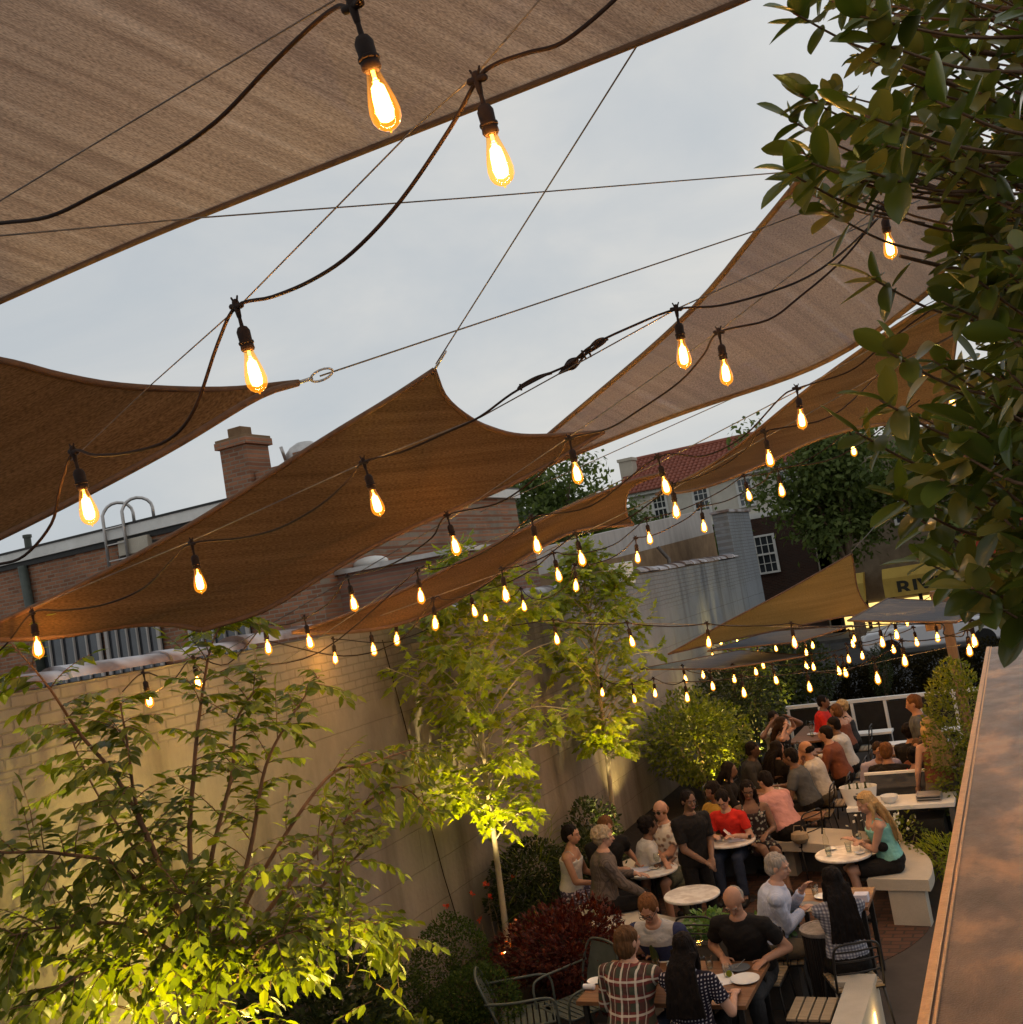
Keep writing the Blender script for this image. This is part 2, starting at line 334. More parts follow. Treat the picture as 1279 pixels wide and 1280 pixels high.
# rail cap: brushed brown metal, patches coloured like bulb and sky reflections
m = surf('rail_metal', (0.10,0.065,0.05), (0.40,0.28,0.22), 2.6, 0.36, metal=0.85, bump=0.35, bscale=70, speck=(1.7,(0.55,0.33,0.20)), coord='Object', stretch=(1,0.45,1))
surf('rail_lip', (0.55,0.30,0.14), (0.72,0.42,0.2), 30.0, 0.4, metal=0.8, bump=0.3)  # warm bulb-lit highlight put into the lip colour
# garden wall: brick courses near the top, broad parged panels below, grey-blue far away
def wallmat():
    m = new_mat('wall_paint'); n, l = nt(m); b = n['Principled BSDF']; b.inputs['Roughness'].default_value = 0.85; b.inputs['Specular IOR Level'].default_value = 0.2
    g = n.new('ShaderNodeNewGeometry'); s = n.new('ShaderNodeSeparateXYZ'); l.new(g.outputs['Position'], s.inputs[0])
    c = n.new('ShaderNodeCombineXYZ'); l.new(s.outputs['Y'], c.inputs['X']); l.new(s.outputs['Z'], c.inputs['Y'])
    def brick(w, h, ms):
        br = N(n, 'ShaderNodeTexBrick', Scale=1.0); br.inputs['Brick Width'].default_value = w; br.inputs['Row Height'].default_value = h; br.inputs['Mortar Size'].default_value = ms; br.inputs['Mortar Smooth'].default_value = 0.5
        nz = N(n, 'ShaderNodeTexNoise', Scale=3.0); l.new(g.outputs['Position'], nz.inputs['Vector'])
        va = n.new('ShaderNodeVectorMath'); va.operation = 'MULTIPLY_ADD'; l.new(nz.outputs['Color'], va.inputs[0]); va.inputs[1].default_value = (0.03,0.03,0.03); l.new(c.outputs[0], va.inputs[2]); l.new(va.outputs[0], br.inputs['Vector']); return br
    b1 = brick(0.22, 0.085, 0.010); b2 = brick(5.0, 0.44, 0.007)
    zr = n.new('ShaderNodeMapRange'); zr.inputs['From Min'].default_value = 3.25; zr.inputs['From Max'].default_value = 3.4
    nz5 = N(n, 'ShaderNodeTexNoise', Scale=0.8, Detail=3.0); l.new(g.outputs['Position'], nz5.inputs['Vector'])
    ad = n.new('ShaderNodeMath'); ad.operation = 'MULTIPLY_ADD'; l.new(nz5.outputs['Fac'], ad.inputs[0]); ad.inputs[1].default_value = 0.7; l.new(s.outputs['Z'], ad.inputs[2])
    l.new(ad.outputs[0], zr.inputs['Value']); zr.inputs['From Min'].default_value = 3.7; zr.inputs['From Max'].default_value = 3.9
    fx = n.new('ShaderNodeMix'); l.new(zr.outputs[0], fx.inputs['Factor']); l.new(b2.outputs['Fac'], fx.inputs['A']); l.new(b1.outputs['Fac'], fx.inputs['B'])
    nz = N(n, 'ShaderNodeTexNoise', Scale=1.1, Detail=9.0, Roughness=0.7); mp = n.new('ShaderNodeMapping'); mp.inputs['Scale'].default_value = (1,1,0.5); l.new(g.outputs['Position'], mp.inputs[0]); l.new(mp.outputs[0], nz.inputs['Vector'])
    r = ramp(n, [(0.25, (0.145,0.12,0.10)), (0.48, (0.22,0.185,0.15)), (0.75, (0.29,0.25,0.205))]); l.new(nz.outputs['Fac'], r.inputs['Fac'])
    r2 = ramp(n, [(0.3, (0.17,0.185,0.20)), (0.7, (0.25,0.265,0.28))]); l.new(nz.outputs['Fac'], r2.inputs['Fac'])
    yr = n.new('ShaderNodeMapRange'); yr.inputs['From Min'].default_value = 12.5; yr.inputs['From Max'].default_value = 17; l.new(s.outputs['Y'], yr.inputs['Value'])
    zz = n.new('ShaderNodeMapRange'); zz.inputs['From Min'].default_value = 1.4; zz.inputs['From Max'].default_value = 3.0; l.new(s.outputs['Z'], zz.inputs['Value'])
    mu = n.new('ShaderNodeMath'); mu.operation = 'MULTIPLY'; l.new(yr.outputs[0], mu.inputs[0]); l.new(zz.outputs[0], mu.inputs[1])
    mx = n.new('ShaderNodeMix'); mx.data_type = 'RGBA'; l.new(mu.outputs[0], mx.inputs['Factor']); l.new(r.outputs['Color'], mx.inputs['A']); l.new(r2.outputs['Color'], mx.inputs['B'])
    # streaks of damp running down
    mp2 = n.new('ShaderNodeMapping'); mp2.inputs['Scale'].default_value = (1,1.6,0.12); l.new(g.outputs['Position'], mp2.inputs[0]); nz3 = N(n, 'ShaderNodeTexNoise', Scale=1.6, Detail=5.0); l.new(mp2.outputs[0], nz3.inputs['Vector'])
    r3 = ramp(n, [(0.30, (0.62,0.60,0.57)), (0.5, (1,1,1))]); l.new(nz3.outputs['Fac'], r3.inputs['Fac'])
    m2 = n.new('ShaderNodeMix'); m2.data_type = 'RGBA'; m2.blend_type = 'MULTIPLY'; m2.inputs['Factor'].default_value = 1.0; l.new(mx.outputs['Result'], m2.inputs['A']); l.new(r3.outputs['Color'], m2.inputs['B'])
    m3 = n.new('ShaderNodeMix'); m3.data_type = 'RGBA'; q = n.new('ShaderNodeMath'); q.operation = 'MULTIPLY'; l.new(fx.outputs[0], q.inputs[0]); q.inputs[1].default_value = 0.4; l.new(q.outputs[0], m3.inputs['Factor']); l.new(m2.outputs['Result'], m3.inputs['A']); m3.inputs['B'].default_value = (0.10,0.08,0.06,1)
    l.new(m3.outputs['Result'], b.inputs['Base Color'])
    nf = N(n, 'ShaderNodeTexNoise', Scale=18.0, Detail=5.0); l.new(g.outputs['Position'], nf.inputs['Vector'])
    hs = n.new('ShaderNodeMath'); hs.operation = 'MULTIPLY_ADD'; l.new(fx.outputs[0], hs.inputs[0]); hs.inputs[1].default_value = -1.0; l.new(nf.outputs['Fac'], hs.inputs[2])
    bp = N(n, 'ShaderNodeBump', Strength=0.7, Distance=0.012); l.new(hs.outputs[0], bp.inputs['Height']); l.new(bp.outputs[0], b.inputs['Normal'])
wallmat()
brickmat('red_brick', (0.42,0.185,0.10), (0.24,0.10,0.055), (0.29,0.22,0.16), axes='XZ', dirtamt=0.45)
brickmat('red_brick_side', (0.34,0.165,0.11), (0.22,0.10,0.07), (0.25,0.2,0.16), axes='YZ')
brickmat('dark_brick', (0.07,0.03,0.02), (0.045,0.02,0.014), (0.06,0.045,0.035), axes='XZ')
brickmat('bricked_in', (0.08,0.06,0.05), (0.05,0.04,0.035), (0.22,0.2,0.18), axes='XZ')
brickmat('brick_paving', (0.115,0.055,0.035), (0.07,0.036,0.024), (0.045,0.034,0.026), bw=0.2, bh=0.1, axes='XY', dirtamt=0.35)
sailmat('sail_taupe', (0.21,0.13,0.085), (0.50,0.365,0.265), (1.0,0.93,0.86), 0.5, 0.04)
sailmat('sail_tan', (0.085,0.050,0.025), (0.155,0.095,0.050), (1.0,0.84,0.62), 0.42, 0.0)
sailmat('sail_brown', (0.14,0.09,0.062), (0.225,0.152,0.11), (1.0,0.9,0.82), 0.5, 0.11)
sailmat('sail_blue', (0.10,0.115,0.14), (0.16,0.175,0.20), (1,1,1), 0.35, 0.0)
sailmat('sail_olive', (0.19,0.125,0.045), (0.29,0.20,0.085), (1,.9,.65), 0.42, 0.0)
leafmat('leaf_box', (0.022,0.040,0.008), (0.04,0.065,0.012), (0.06,0.085,0.018), 0.3, 0.6, 0.1)
leafmat('leaf_magnolia', (0.05,0.065,0.012), (0.09,0.12,0.02), (0.22,0.18,0.05), 0.3, 0.28, 0.5)
leafmat('leaf_green', (0.07,0.09,0.013), (0.13,0.155,0.02), (0.22,0.23,0.03), 0.5, 0.42)
leafmat('leaf_maple', (0.16,0.20,0.022), (0.24,0.28,0.03), (0.33,0.34,0.045), 0.5, 0.45)
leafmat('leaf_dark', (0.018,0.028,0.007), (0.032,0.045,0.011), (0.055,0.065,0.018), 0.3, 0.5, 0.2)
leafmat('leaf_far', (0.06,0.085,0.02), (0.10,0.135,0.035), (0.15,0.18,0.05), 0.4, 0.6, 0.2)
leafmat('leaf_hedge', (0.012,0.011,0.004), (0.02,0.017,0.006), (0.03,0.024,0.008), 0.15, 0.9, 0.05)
leafmat('leaf_red', (0.035,0.007,0.005), (0.065,0.012,0.007), (0.12,0.028,0.012), 0.3, 0.5, 0.2)
leafmat('leaf_basil', (0.08,0.16,0.03), (0.12,0.22,0.05), (0.18,0.28,0.08), 0.35, 0.4)
leafmat('petal_red', (0.5,0.05,0.02), (0.6,0.07,0.03), (0.7,0.1,0.04), 0.3, 0.6)
leafmat('petal_white', (0.6,0.6,0.5), (0.7,0.7,0.6), (0.75,0.75,0.68), 0.3, 0.6)
emit('filament', (1.0,0.62,0.18), 26.0)
emit('glow_warm', (1.0,0.55,0.12), 9.0)
emit('shop_glow', (1.0,0.72,0.22), 1.6)
emit('tail_pink', (1.0,0.12,0.5), 2.5)
emit('headlamp', (1.0,0.85,0.7), 4.0)
# bulb glass : thin amber envelope that lets light through, halo glow added as emission
m = new_mat('amber_glass'); n, l = nt(m); n.remove(n['Principled BSDF'])
tp = n.new('ShaderNodeBsdfTransparent'); tp.inputs[0].default_value = (1.0,0.80,0.42,1)
gl = n.new('ShaderNodeBsdfGlossy'); gl.inputs['Roughness'].default_value = 0.04
lw = N(n, 'ShaderNodeLayerWeight', Blend=0.5); pw = n.new('ShaderNodeMath'); pw.operation = 'POWER'; l.new(lw.outputs['Facing'], pw.inputs[0]); pw.inputs[1].default_value = 4.0; mx = n.new('ShaderNodeMixShader'); l.new(pw.outputs[0], mx.inputs[0]); l.new(tp.outputs[0], mx.inputs[1]); l.new(gl.outputs[0], mx.inputs[2])
em = n.new('ShaderNodeEmission'); em.inputs[0].default_value = (1.0,0.34,0.015,1)
tcc = n.new('ShaderNodeTexCoord'); spx = n.new('ShaderNodeSeparateXYZ'); l.new(tcc.outputs['Object'], spx.inputs[0])
mr = n.new('ShaderNodeMapRange'); mr.inputs['From Min'].default_value = 0.07; mr.inputs['From Max'].default_value = -0.02; mr.inputs['To Min'].default_value = 0.05; mr.inputs['To Max'].default_value = 0.5; l.new(spx.outputs['Z'], mr.inputs['Value']); l.new(mr.outputs[0], em.inputs[1])
ad = n.new('ShaderNodeAddShader'); l.new(mx.outputs[0], ad.inputs[0]); l.new(em.outputs[0], ad.inputs[1]); l.new(ad.outputs[0], n['Material Output'].inputs[0])
m = new_mat('clear_glass'); n, l = nt(m); n.remove(n['Principled BSDF'])
tp = n.new('ShaderNodeBsdfTransparent'); tp.inputs[0].default_value = (0.93,0.94,0.91,1); gl = n.new('ShaderNodeBsdfGlossy'); gl.inputs['Roughness'].default_value = 0.05
lw = N(n, 'ShaderNodeLayerWeight', Blend=0.5); pw = n.new('ShaderNodeMath'); pw.operation = 'POWER'; l.new(lw.outputs['Facing'], pw.inputs[0]); pw.inputs[1].default_value = 3.0; mx = n.new('ShaderNodeMixShader'); l.new(pw.outputs[0], mx.inputs[0]); l.new(tp.outputs[0], mx.inputs[1]); l.new(gl.outputs[0], mx.inputs[2]); l.new(mx.outputs[0], n['Material Output'].inputs[0])
def railmat():
    m = new_mat('rail_cap_metal'); n, l = nt(m); b = n['Principled BSDF']
    g = n.new('ShaderNodeNewGeometry'); mp = n.new('ShaderNodeMapping'); mp.inputs['Scale'].default_value = (3.2, 1.5, 3.2); l.new(g.outputs['Position'], mp.inputs[0])
    nz = N(n, 'ShaderNodeTexNoise', Scale=1.6, Detail=6.0, Roughness=0.6, Distortion=0.2); l.new(mp.outputs[0], nz.inputs['Vector'])
    r = ramp(n, [(0.36, (0.10,0.065,0.05)), (0.5, (0.20,0.125,0.085)), (0.62, (0.46,0.25,0.13)), (0.78, (0.32,0.23,0.19))]); l.new(nz.outputs['Fac'], r.inputs['Fac']); l.new(r.outputs['Color'], b.inputs['Base Color'])  # orange and paler patches stand in for reflected bulbs and sky
    b.inputs['Metallic'].default_value = 0.75
    n2 = N(n, 'ShaderNodeTexNoise', Scale=260.0, Detail=3.0); l.new(g.outputs['Position'], n2.inputs['Vector'])
    n3 = N(n, 'ShaderNodeTexNoise', Scale=5.0, Detail=3.0); l.new(mp.outputs[0], n3.inputs['Vector'])
    rr = n.new('ShaderNodeMapRange'); rr.inputs['To Min'].default_value = 0.22; rr.inputs['To Max'].default_value = 0.5; l.new(n3.outputs['Fac'], rr.inputs['Value']); l.new(rr.outputs[0], b.inputs['Roughness'])
    a = n.new('ShaderNodeMath'); a.operation = 'MULTIPLY_ADD'; l.new(n3.outputs['Fac'], a.inputs[0]); a.inputs[1].default_value = 3.0; l.new(n2.outputs['Fac'], a.inputs[2])
    bp = N(n, 'ShaderNodeBump', Strength=0.5, Distance=0.003); l.new(a.outputs[0], bp.inputs['Height']); l.new(bp.outputs[0], b.inputs['Normal'])
railmat()
# ------------------------------------------------------------------ world, sun, camera
sc = bpy.context.scene
w = bpy.data.worlds.new('World'); sc.world = w; w.use_nodes = True
n, l = w.node_tree.nodes, w.node_tree.links; bg = n['Background']
sky = n.new('ShaderNodeTexSky'); sky.sky_type = 'NISHITA'; sky.sun_disc = False; sky.sun_elevation = radians(9); sky.sun_rotation = radians(25); sky.air_density = 1.0; sky.dust_density = 2.5
tc = n.new('ShaderNodeTexCoord'); mp = n.new('ShaderNodeMapping'); mp.inputs['Scale'].default_value = (1, 1, 2.6); l.new(tc.outputs['Generated'], mp.inputs[0])
nz = N(n, 'ShaderNodeTexNoise', Scale=2.3, Detail=7.0, Roughness=0.55, Distortion=0.4); l.new(mp.outputs[0], nz.inputs['Vector'])
cr = ramp(n, [(0.34, (0.50,0.54,0.575)), (0.5, (0.575,0.595,0.605)), (0.68, (0.69,0.68,0.65))]); l.new(nz.outputs['Fac'], cr.inputs['Fac'])
# brighter towards the east (right), warmer low on the left
dt = n.new('ShaderNodeVectorMath'); dt.operation = 'DOT_PRODUCT'; l.new(tc.outputs['Generated'], dt.inputs[0]); dt.inputs[1].default_value = V((0.55, 0.62, 0.56)).normalized()
mr = n.new('ShaderNodeMapRange'); mr.inputs['From Min'].default_value = 0.72; mr.inputs['From Max'].default_value = 1.0; l.new(dt.outputs['Value'], mr.inputs['Value'])
mx = n.new('ShaderNodeMix'); mx.data_type = 'RGBA'; l.new(mr.outputs[0], mx.inputs['Factor']); l.new(cr.outputs['Color'], mx.inputs['A']); mx.inputs['B'].default_value = (0.76,0.82,0.86,1)
sc10 = n.new('ShaderNodeVectorMath'); sc10.operation = 'SCALE'; l.new(sky.outputs[0], sc10.inputs[0]); sc10.inputs['Scale'].default_value = 0.06
ms = n.new('ShaderNodeMix'); ms.data_type = 'RGBA'; ms.inputs['Factor'].default_value = 0.88; l.new(sc10.outputs[0], ms.inputs['A']); l.new(mx.outputs['Result'], ms.inputs['B'])
l.new(ms.outputs['Result'], bg.inputs['Color']); bg.inputs['Strength'].default_value = 1.14
sl = bpy.data.lights.new('sun', 'SUN'); sl.energy = 0.12; sl.angle = radians(25); sl.color = (1.0,0.93,0.86); so = bpy.data.objects.new('sun', sl); C.objects.link(so)
so.rotation_euler = (radians(81), 0, radians(180-25))
cam = bpy.data.cameras.new('camera'); co = bpy.data.objects.new('camera', cam); C.objects.link(co)
M = Matrix((CR, CU, -FWD)).transposed().to_4x4(); M.translation = EYE; co.matrix_world = M
cam.sensor_fit = 'HORIZONTAL'; cam.sensor_width = 36; cam.lens = 36*F/1279.0; cam.clip_start = 0.02; cam.clip_end = 2000
sc.camera = co
sc.view_settings.view_transform = 'Standard'; sc.view_settings.look = 'None'; sc.view_settings.exposure = 0
sc.cycles.max_bounces = 7; sc.cycles.transparent_max_bounces = 24; sc.cycles.diffuse_bounces = 3; sc.cycles.glossy_bounces = 3; sc.cycles.transmission_bounces = 4
sc.cycles.sample_clamp_indirect = 3.0; sc.cycles.use_denoising = True; sc.cycles.caustics_reflective = False; sc.cycles.caustics_refractive = False
# ------------------------------------------------------------------ ground
def struct(name, mb, mat, **k):
    o = mb.build(name, mat, **k); o['kind'] = 'structure'; return o
struct('ground', MB().rawbox((-400,-40,-0.3), (400,700,-0.02)), 'asphalt')
struct('patio_floor', MB().rawbox((-6.6,-1,-0.02), (0.6,28.6,0.0)), 'concrete_floor')
BC = V((-3.5, 11.95, 0))
cirp = [(BC.x+1.95*cos(a*pi/32), BC.y+1.95*sin(a*pi/32)) for a in range(64)]
struct('brick_paving', MB().prism(cirp, 0.0, 0.006), 'brick_paving')
# planting bed along the wall
bed = MB(); bed.prism([(-6.55,3.0), (-4.9,3.0), (-4.7,7.6), (-4.9,9.6), (-5.5,10.6), (-5.75,12.2), (-5.3,13.8), (-5.3,21), (-6.55,21)], 0.0, 0.07)
struct('planting_bed', bed, 'earth')
struct('road', MB().rawbox((-60,31,-0.02), (60,44,-0.015)), 'asphalt')
struct('sidewalk', MB().rawbox((-60,44,-0.02), (60,47,0.12)), 'dark_concrete')
# ------------------------------------------------------------------ garden wall
gw = thing('garden_wall', 'long painted brick and block garden wall with stepped clay coping behind the trees', 'wall', (-6.6, 14, 0))
WT = [(2.0, 18.4, 4.10, 'a'), (18.4, 27.2, 4.02+0.16, 'b')]
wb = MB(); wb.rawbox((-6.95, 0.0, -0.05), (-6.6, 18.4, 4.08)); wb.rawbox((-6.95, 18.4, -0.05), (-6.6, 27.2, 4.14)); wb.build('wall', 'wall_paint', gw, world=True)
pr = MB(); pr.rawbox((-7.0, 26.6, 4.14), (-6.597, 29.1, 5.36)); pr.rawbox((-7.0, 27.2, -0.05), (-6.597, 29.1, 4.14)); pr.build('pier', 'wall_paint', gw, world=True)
pr = MB(); pr.box((-6.8, 27.85, 5.40), (0.5, 2.6, 0.07)); pr.build('pier_cap', 'clay_coping', gw, world=True)
pr = MB(); pr.box((-6.78, 18.35, 4.22), (0.42, 0.5, 0.42)); pr.build('step_block', 'white_paint', gw, world=True)
cp = MB(); rr = random.Random(3)
y = 0.2
while y < 26.6:
    L = 0.62 if y > 18.6 or y > 12 else rr.uniform(0.75, 1.1)
    if 18.1 < y+L and y < 18.6: y += 0.5; continue
    zt = 4.08 if y < 18.4 else 4.14; dz = rr.uniform(-0.012, 0.02)
    poly = []
    for k in range(9):
        a = pi*k/8; poly.append(V((-6.775+0.215*cos(a), 0, zt+0.035+dz+0.11*sin(a))))
    vs0 = [V((p.x, y, p.z)) for p in poly]; vs1 = [V((-6.775+(p.x+6.775)*0.9, y+L-0.01, zt+(p.z-zt)*0.8)) for p in poly]
    cp.add(vs0+vs1, [tuple(range(9))[::-1], tuple(range(9, 18))]+[(i, i+1, i+10, i+9) for i in range(8)]+[(8, 0, 9, 17)])
    y += L
cp.build('coping', 'clay_coping', gw, world=True, smooth=2, fix=True)
# ------------------------------------------------------------------ brick building behind the wall (left)
bb = thing('brick_building', 'two storey red brick building with white roof flashing behind the garden wall', 'building', (-14, 14, 0))
wl = MB(); wl.rawbox((-24, 14, -0.05), (-10.4, 22, 6.42)); wl.build('wall', 'red_brick', bb, world=True)
wl = MB(); wl.rawbox((-11.4, 14.5, -0.05), (-7.9, 17.2, 5.0)); wl.build('side_wing', 'red_brick_side', bb, world=True)
wl = MB(); wl.box((-9.65, 15.85, 5.03), (3.6, 2.9, 0.08)); wl.build('side_roof', 'galvanised', bb, world=True)
wl = MB(); wl.rawbox((-24.1, 13.88, 6.40), (-10.3, 22.1, 6.60)); wl.build('flashing', 'white_paint', bb, world=True)
wl = MB(); wl.rawbox((-24.0, 13.95, 6.30), (-10.35, 14.0, 6.40)); wl.rawbox((-24.1, 13.86, 6.60), (-10.3, 22.1, 6.64)); wl.build('roof_edge', 'black_metal', bb, world=True)
wl = MB(); wl.rawbox((-12.07, 13.93, 6.4), (-11.48, 14.52, 7.615)); wl.rawbox((-12.13, 13.87, 7.5), (-11.42, 14.58, 7.62)); ch = wl.build('chimney', 'red_brick', bb, world=True)
for zz in (0,): 
    q = MB(); q.box((-11.775, 14.225, 7.64), (0.68, 0.68, 0.05)); q.box((-11.8, 14.2, 7.76), (0.30, 0.30, 0.2)); o = q.build('chimney_cap', 'brown_board', ch); 
    for v in o.data.vertices: v.co = v.co - V((14*0-0, 0, 0)) if False else ROOT[bb.name].inverted() @ v.co
wl = MB(); wl.rawbox((-11.45, 14.02, 6.6), (-10.0, 14.4, 7.0)); wl.rawbox((-10.6, 14.02, 6.9), (-10.0, 14.4, 7.15)); wl.build('parapet', 'red_brick', bb, world=True)
q = MB(); q.rod((-17.35, 13.9, 6.3), (-17.15, 13.9, 4.0), 0.09, n=10); q.build('downpipe', 'green_metal', bb, world=True, smooth=True)
q = MB(); q.rawbox((-14.85, 13.97, 5.3), (-13.6, 14.0, 6.1)); q.ell((-14.22, 13.985, 6.1), (0.625, 0.015, 0.16)); q.build('bricked_opening', 'bricked_in', bb, world=True)
q = MB(); q.box((-14.35, 13.93, 6.2), (0.75, 0.12, 0.28)); q.build('vent_hood', 'cast_concrete', bb, world=True)
for (x0, x1, z0, z1) in ((-17.2, -15.55, 3.6, 4.95), (-15.35, -14.05, 3.6, 4.95), (-13.3, -12.0, 3.6, 4.95), (-20.5, -18.6, 3.6, 4.95)):
    q = MB(); q.rawbox((x0, 13.93, z0), (x1, 13.99, z1)); wn = q.build('window', 'dark_glass', bb, world=True)
    q = MB(); 
    for k in range(6):
        xx = x0+(x1-x0)*k/5; q.box((xx, 13.90, (z0+z1)/2), (0.03 if 0 < k < 5 else 0.08, 0.04, z1-z0))
    q.box(((x0+x1)/2, 13.90, z1), (x1-x0+0.14, 0.07, 0.09)); q.box(((x0+x1)/2, 13.89, z0), (x1-x0+0.2, 0.1, 0.08))
    o = q.build('frame', 'grey_parapet', wn)
    for v in o.data.vertices: v.co = ROOT[bb.name].inverted() @ v.co
# roof access ladder hoops, pipe and dish on the roof
lh = thing('roof_ladder', 'pair of curved metal ladder rails rising over the brick roof edge', 'ladder', (-14.6, 13.9, 6.0))
for dx in (0, 0.5):
    q = MB(); pts = [(-14.95+dx, 13.82, 5.6), (-14.95+dx, 13.82, 6.86)] + [(-14.95+dx+0.19-0.19*cos(a), 13.85+0.35*(1-cos(a))/2, 6.86+0.22*sin(a)) for a in [pi*k/8 for k in range(1, 9)]] + [(-14.57+dx, 14.2, 6.62)]
    q.tube(pts, 0.03, 6); q.build('rail', 'galvanised', lh, world=True, smooth=True)
q = MB(); 
for k in range(4): q.rod((-14.95, 13.82, 5.7+0.3*k), (-14.45, 13.82, 5.7+0.3*k), 0.015, n=5)
q.build('rung', 'galvanised', lh, world=True)
q = MB(); q.ell((-10.75, 14.6, 7.0), (0.42, 0.42, 0.42)); q.rod((-10.9, 14.2, 7.1), (-10.88, 14.1, 7.32), 0.03); tag(q.build('roof_vent', 'galvanised', None, smooth=True), 'rounded grey metal ventilator on the roof behind the brick chimney', 'roof vent')
q = MB(); q.lathe([(0.07,0),(0.07,0.3),(0.09,0.3),(0.09,0.36)], (-17.6, 14.3, 6.6), 10); tag(q.build('vent_pipe', 'green_metal', None), 'short pipe standing on the left end of the brick roof', 'pipe')
q = MB(); q.ell((-10.1, 15.1, 5.13), (0.34, 0.24, 0.12)); tag(q.build('roof_skylight', 'white_paint', None, smooth=True), 'low white rounded skylight on the flat roof of the brick side wing', 'skylight')
# ------------------------------------------------------------------ neighbour with pale parapet
nb = thing('neighbour_building', 'low building with pale parapet and brown fascia behind the far wall', 'building', (-8, 24, 0))
xs = -8.2
A = [WX(600,712,xs), WX(748,664,xs), WX(905,640,xs), WX(915,662,xs), WX(905,688,xs)]
def sl(y, z): return V((xs, y, z))
q = MB(); q.extr([sl(14.8,4.35), sl(14.8,4.75), sl(22.5,5.25), sl(31,5.75), sl(31,5.02), sl(22.5,4.62)], (-0.35,0,0)); q.build('parapet', 'grey_parapet', nb, world=True, fix=True)
q = MB(); q.extr([sl(14.8,2), sl(14.8,4.35), sl(22.5,4.62), sl(31,5.02), sl(31,2)], (-0.2,0,0)); q.build('fascia_board', 'brown_board', nb, world=True, fix=True)
q = MB(); q.rawbox((-8.5,14.8,4.0), (-14,31,4.3)); q.build('roof', 'dark_concrete', nb, world=True, fix=True)
q = MB()
q = MB(); q.tube([(-8.1, 25.0, 4.75), (-7.9, 25.1, 4.4), (-7.75, 24.6, 4.0)], 0.05, 6); tag(q.build('sagging_hose', 'steel_wire', None, smooth=True), 'sagging grey hose hanging off the brown fascia behind the wall', 'hose')
# ------------------------------------------------------------------ white house with tile roof
hs = thing('white_house', 'white two storey house with red pantile roof far behind the wall', 'house', (-13, 48, 0))
q = MB(); q.rawbox((-16.6, 48, -0.1), (-7.6, 56, 7.9)); q.build('wall', 'plaster', hs, world=True)
q = MB(); q.rawbox((-16.8, 47.7, 7.86), (-7.3, 48.0, 8.02)); q.rawbox((-16.6, 47.8, 5.75), (-7.5, 48.0, 6.0)); q.build('cornice', 'white_paint', hs, world=True)
q = MB(); nr = 44
for k in range(nr):
    x = -17.2+10.2*k/nr; ww = 10.2/nr
    pts = [V((x+ww*t, 47.55, 7.98+0.09*sin(pi*t))) for t in (0, .25, .5, .75, 1)]; top = [V((p.x, 51.4, p.z+2.0)) for p in pts]
    q.add(pts+top, [(i, i+1, i+6, i+5) for i in range(4)])
for j in range(12):
    z = 8.02+2.0*j/12; q.box((-12.1, 47.55+3.85*j/12, z+0.03), (10.2, 0.05, 0.07))
q.add([(-17.2,51.4,9.98), (-7.0,51.4,9.98), (-7.0,55.5,7.9), (-17.2,55.5,7.9)], [(0,1,2,3)]); q.add([(-17.1,47.6,7.95),(-17.1,51.4,9.95),(-17.1,55.5,7.9)], [(0,1,2)])
rf = q.build('roof', 'roof_tile', hs, world=True)
q = MB(); q.rod((-17.2,51.4,10.02), (-7.0,51.4,10.02), 0.14, n=8); o = q.build('ridge', 'roof_tile', rf)
for v in o.data.vertices: v.co = ROOT[hs.name].inverted() @ v.co
q = MB(); q.rawbox((-17.3, 49.5, 8.0), (-16.6, 50.2, 10.0)); q.rawbox((-17.36, 49.44, 9.85), (-16.54, 50.26, 10.0)); o = q.build('chimney', 'cast_concrete', rf)
for v in o.data.vertices: v.co = ROOT[hs.name].inverted() @ v.co
def sash(root, x0, x1, z0, z1, y, mat='white_paint'):
    q = MB(); q.rawbox((x0, y-0.04, z0), (x1, y+0.02, z1)); wn = q.build('window', 'dark_glass', root, world=True)
    q = MB(); cx = (x0+x1)/2; t = 0.09
    for xx in (x0, x1): q.box((xx, y-0.07, (z0+z1)/2), (t*1.3, 0.06, z1-z0+t))
    for zz in (z0, (z0+z1)/2, z1): q.box((cx, y-0.08, zz), (x1-x0-t, 0.07, t))
    for a in (0.333, 0.667): q.box((x0+(x1-x0)*a, y-0.06, (z0+z1)/2), (0.035, 0.03, z1-z0-t))
    for a in (0.25, 0.75): q.box((cx, y-0.055, z0+(z1-z0)*a), (x1-x0-t, 0.03, 0.035))
    o = q.build('frame', mat, wn)
    for v in o.data.vertices: v.co = ROOT[root.name].inverted() @ v.co
sash(hs, -13.35, -12.6, 6.4, 7.7, 48); sash(hs, -11.2, -10.5, 6.4, 7.7, 48); sash(hs, -9.2, -8.5, 6.4, 7.7, 48); sash(hs, -15.4, -14.7, 6.4, 7.7, 48)
# dark brick shop row
db = thing('dark_brick_building', 'dark brown brick building with white sash windows behind the big tree', 'building', (-6, 47.5, 0))
q = MB(); q.rawbox((-13.5, 47.4, -0.1), (-8.2, 47.9, 5.72)); q.build('wall', 'dark_brick', db, world=True)
sash(db, -10.75, -9.85, 3.2, 4.9, 47.4)
sash(db, -13.0, -12.1, 3.2, 4.9, 47.4)
tb = thing('shop_building', 'tan stucco shop building with yellow lettered awnings across the street', 'building', (-3, 48, 0))
q = MB(); q.rawbox((-8.15, 48, -0.1), (14, 58, 8.4)); q.build('wall', 'stucco_tan', tb, world=True)
q = MB(); q.rawbox((-7.6, 47.93, 0.1), (1.5, 47.99, 1.15)); q.build('shop_window', 'shop_glow', tb, world=True)
q = MB()
for k in range(9): q.box((-7.6+k*1.14, 47.88, 0.65), (0.16, 0.1, 1.3))
q.build('mullion', 'black_metal', tb, world=True)
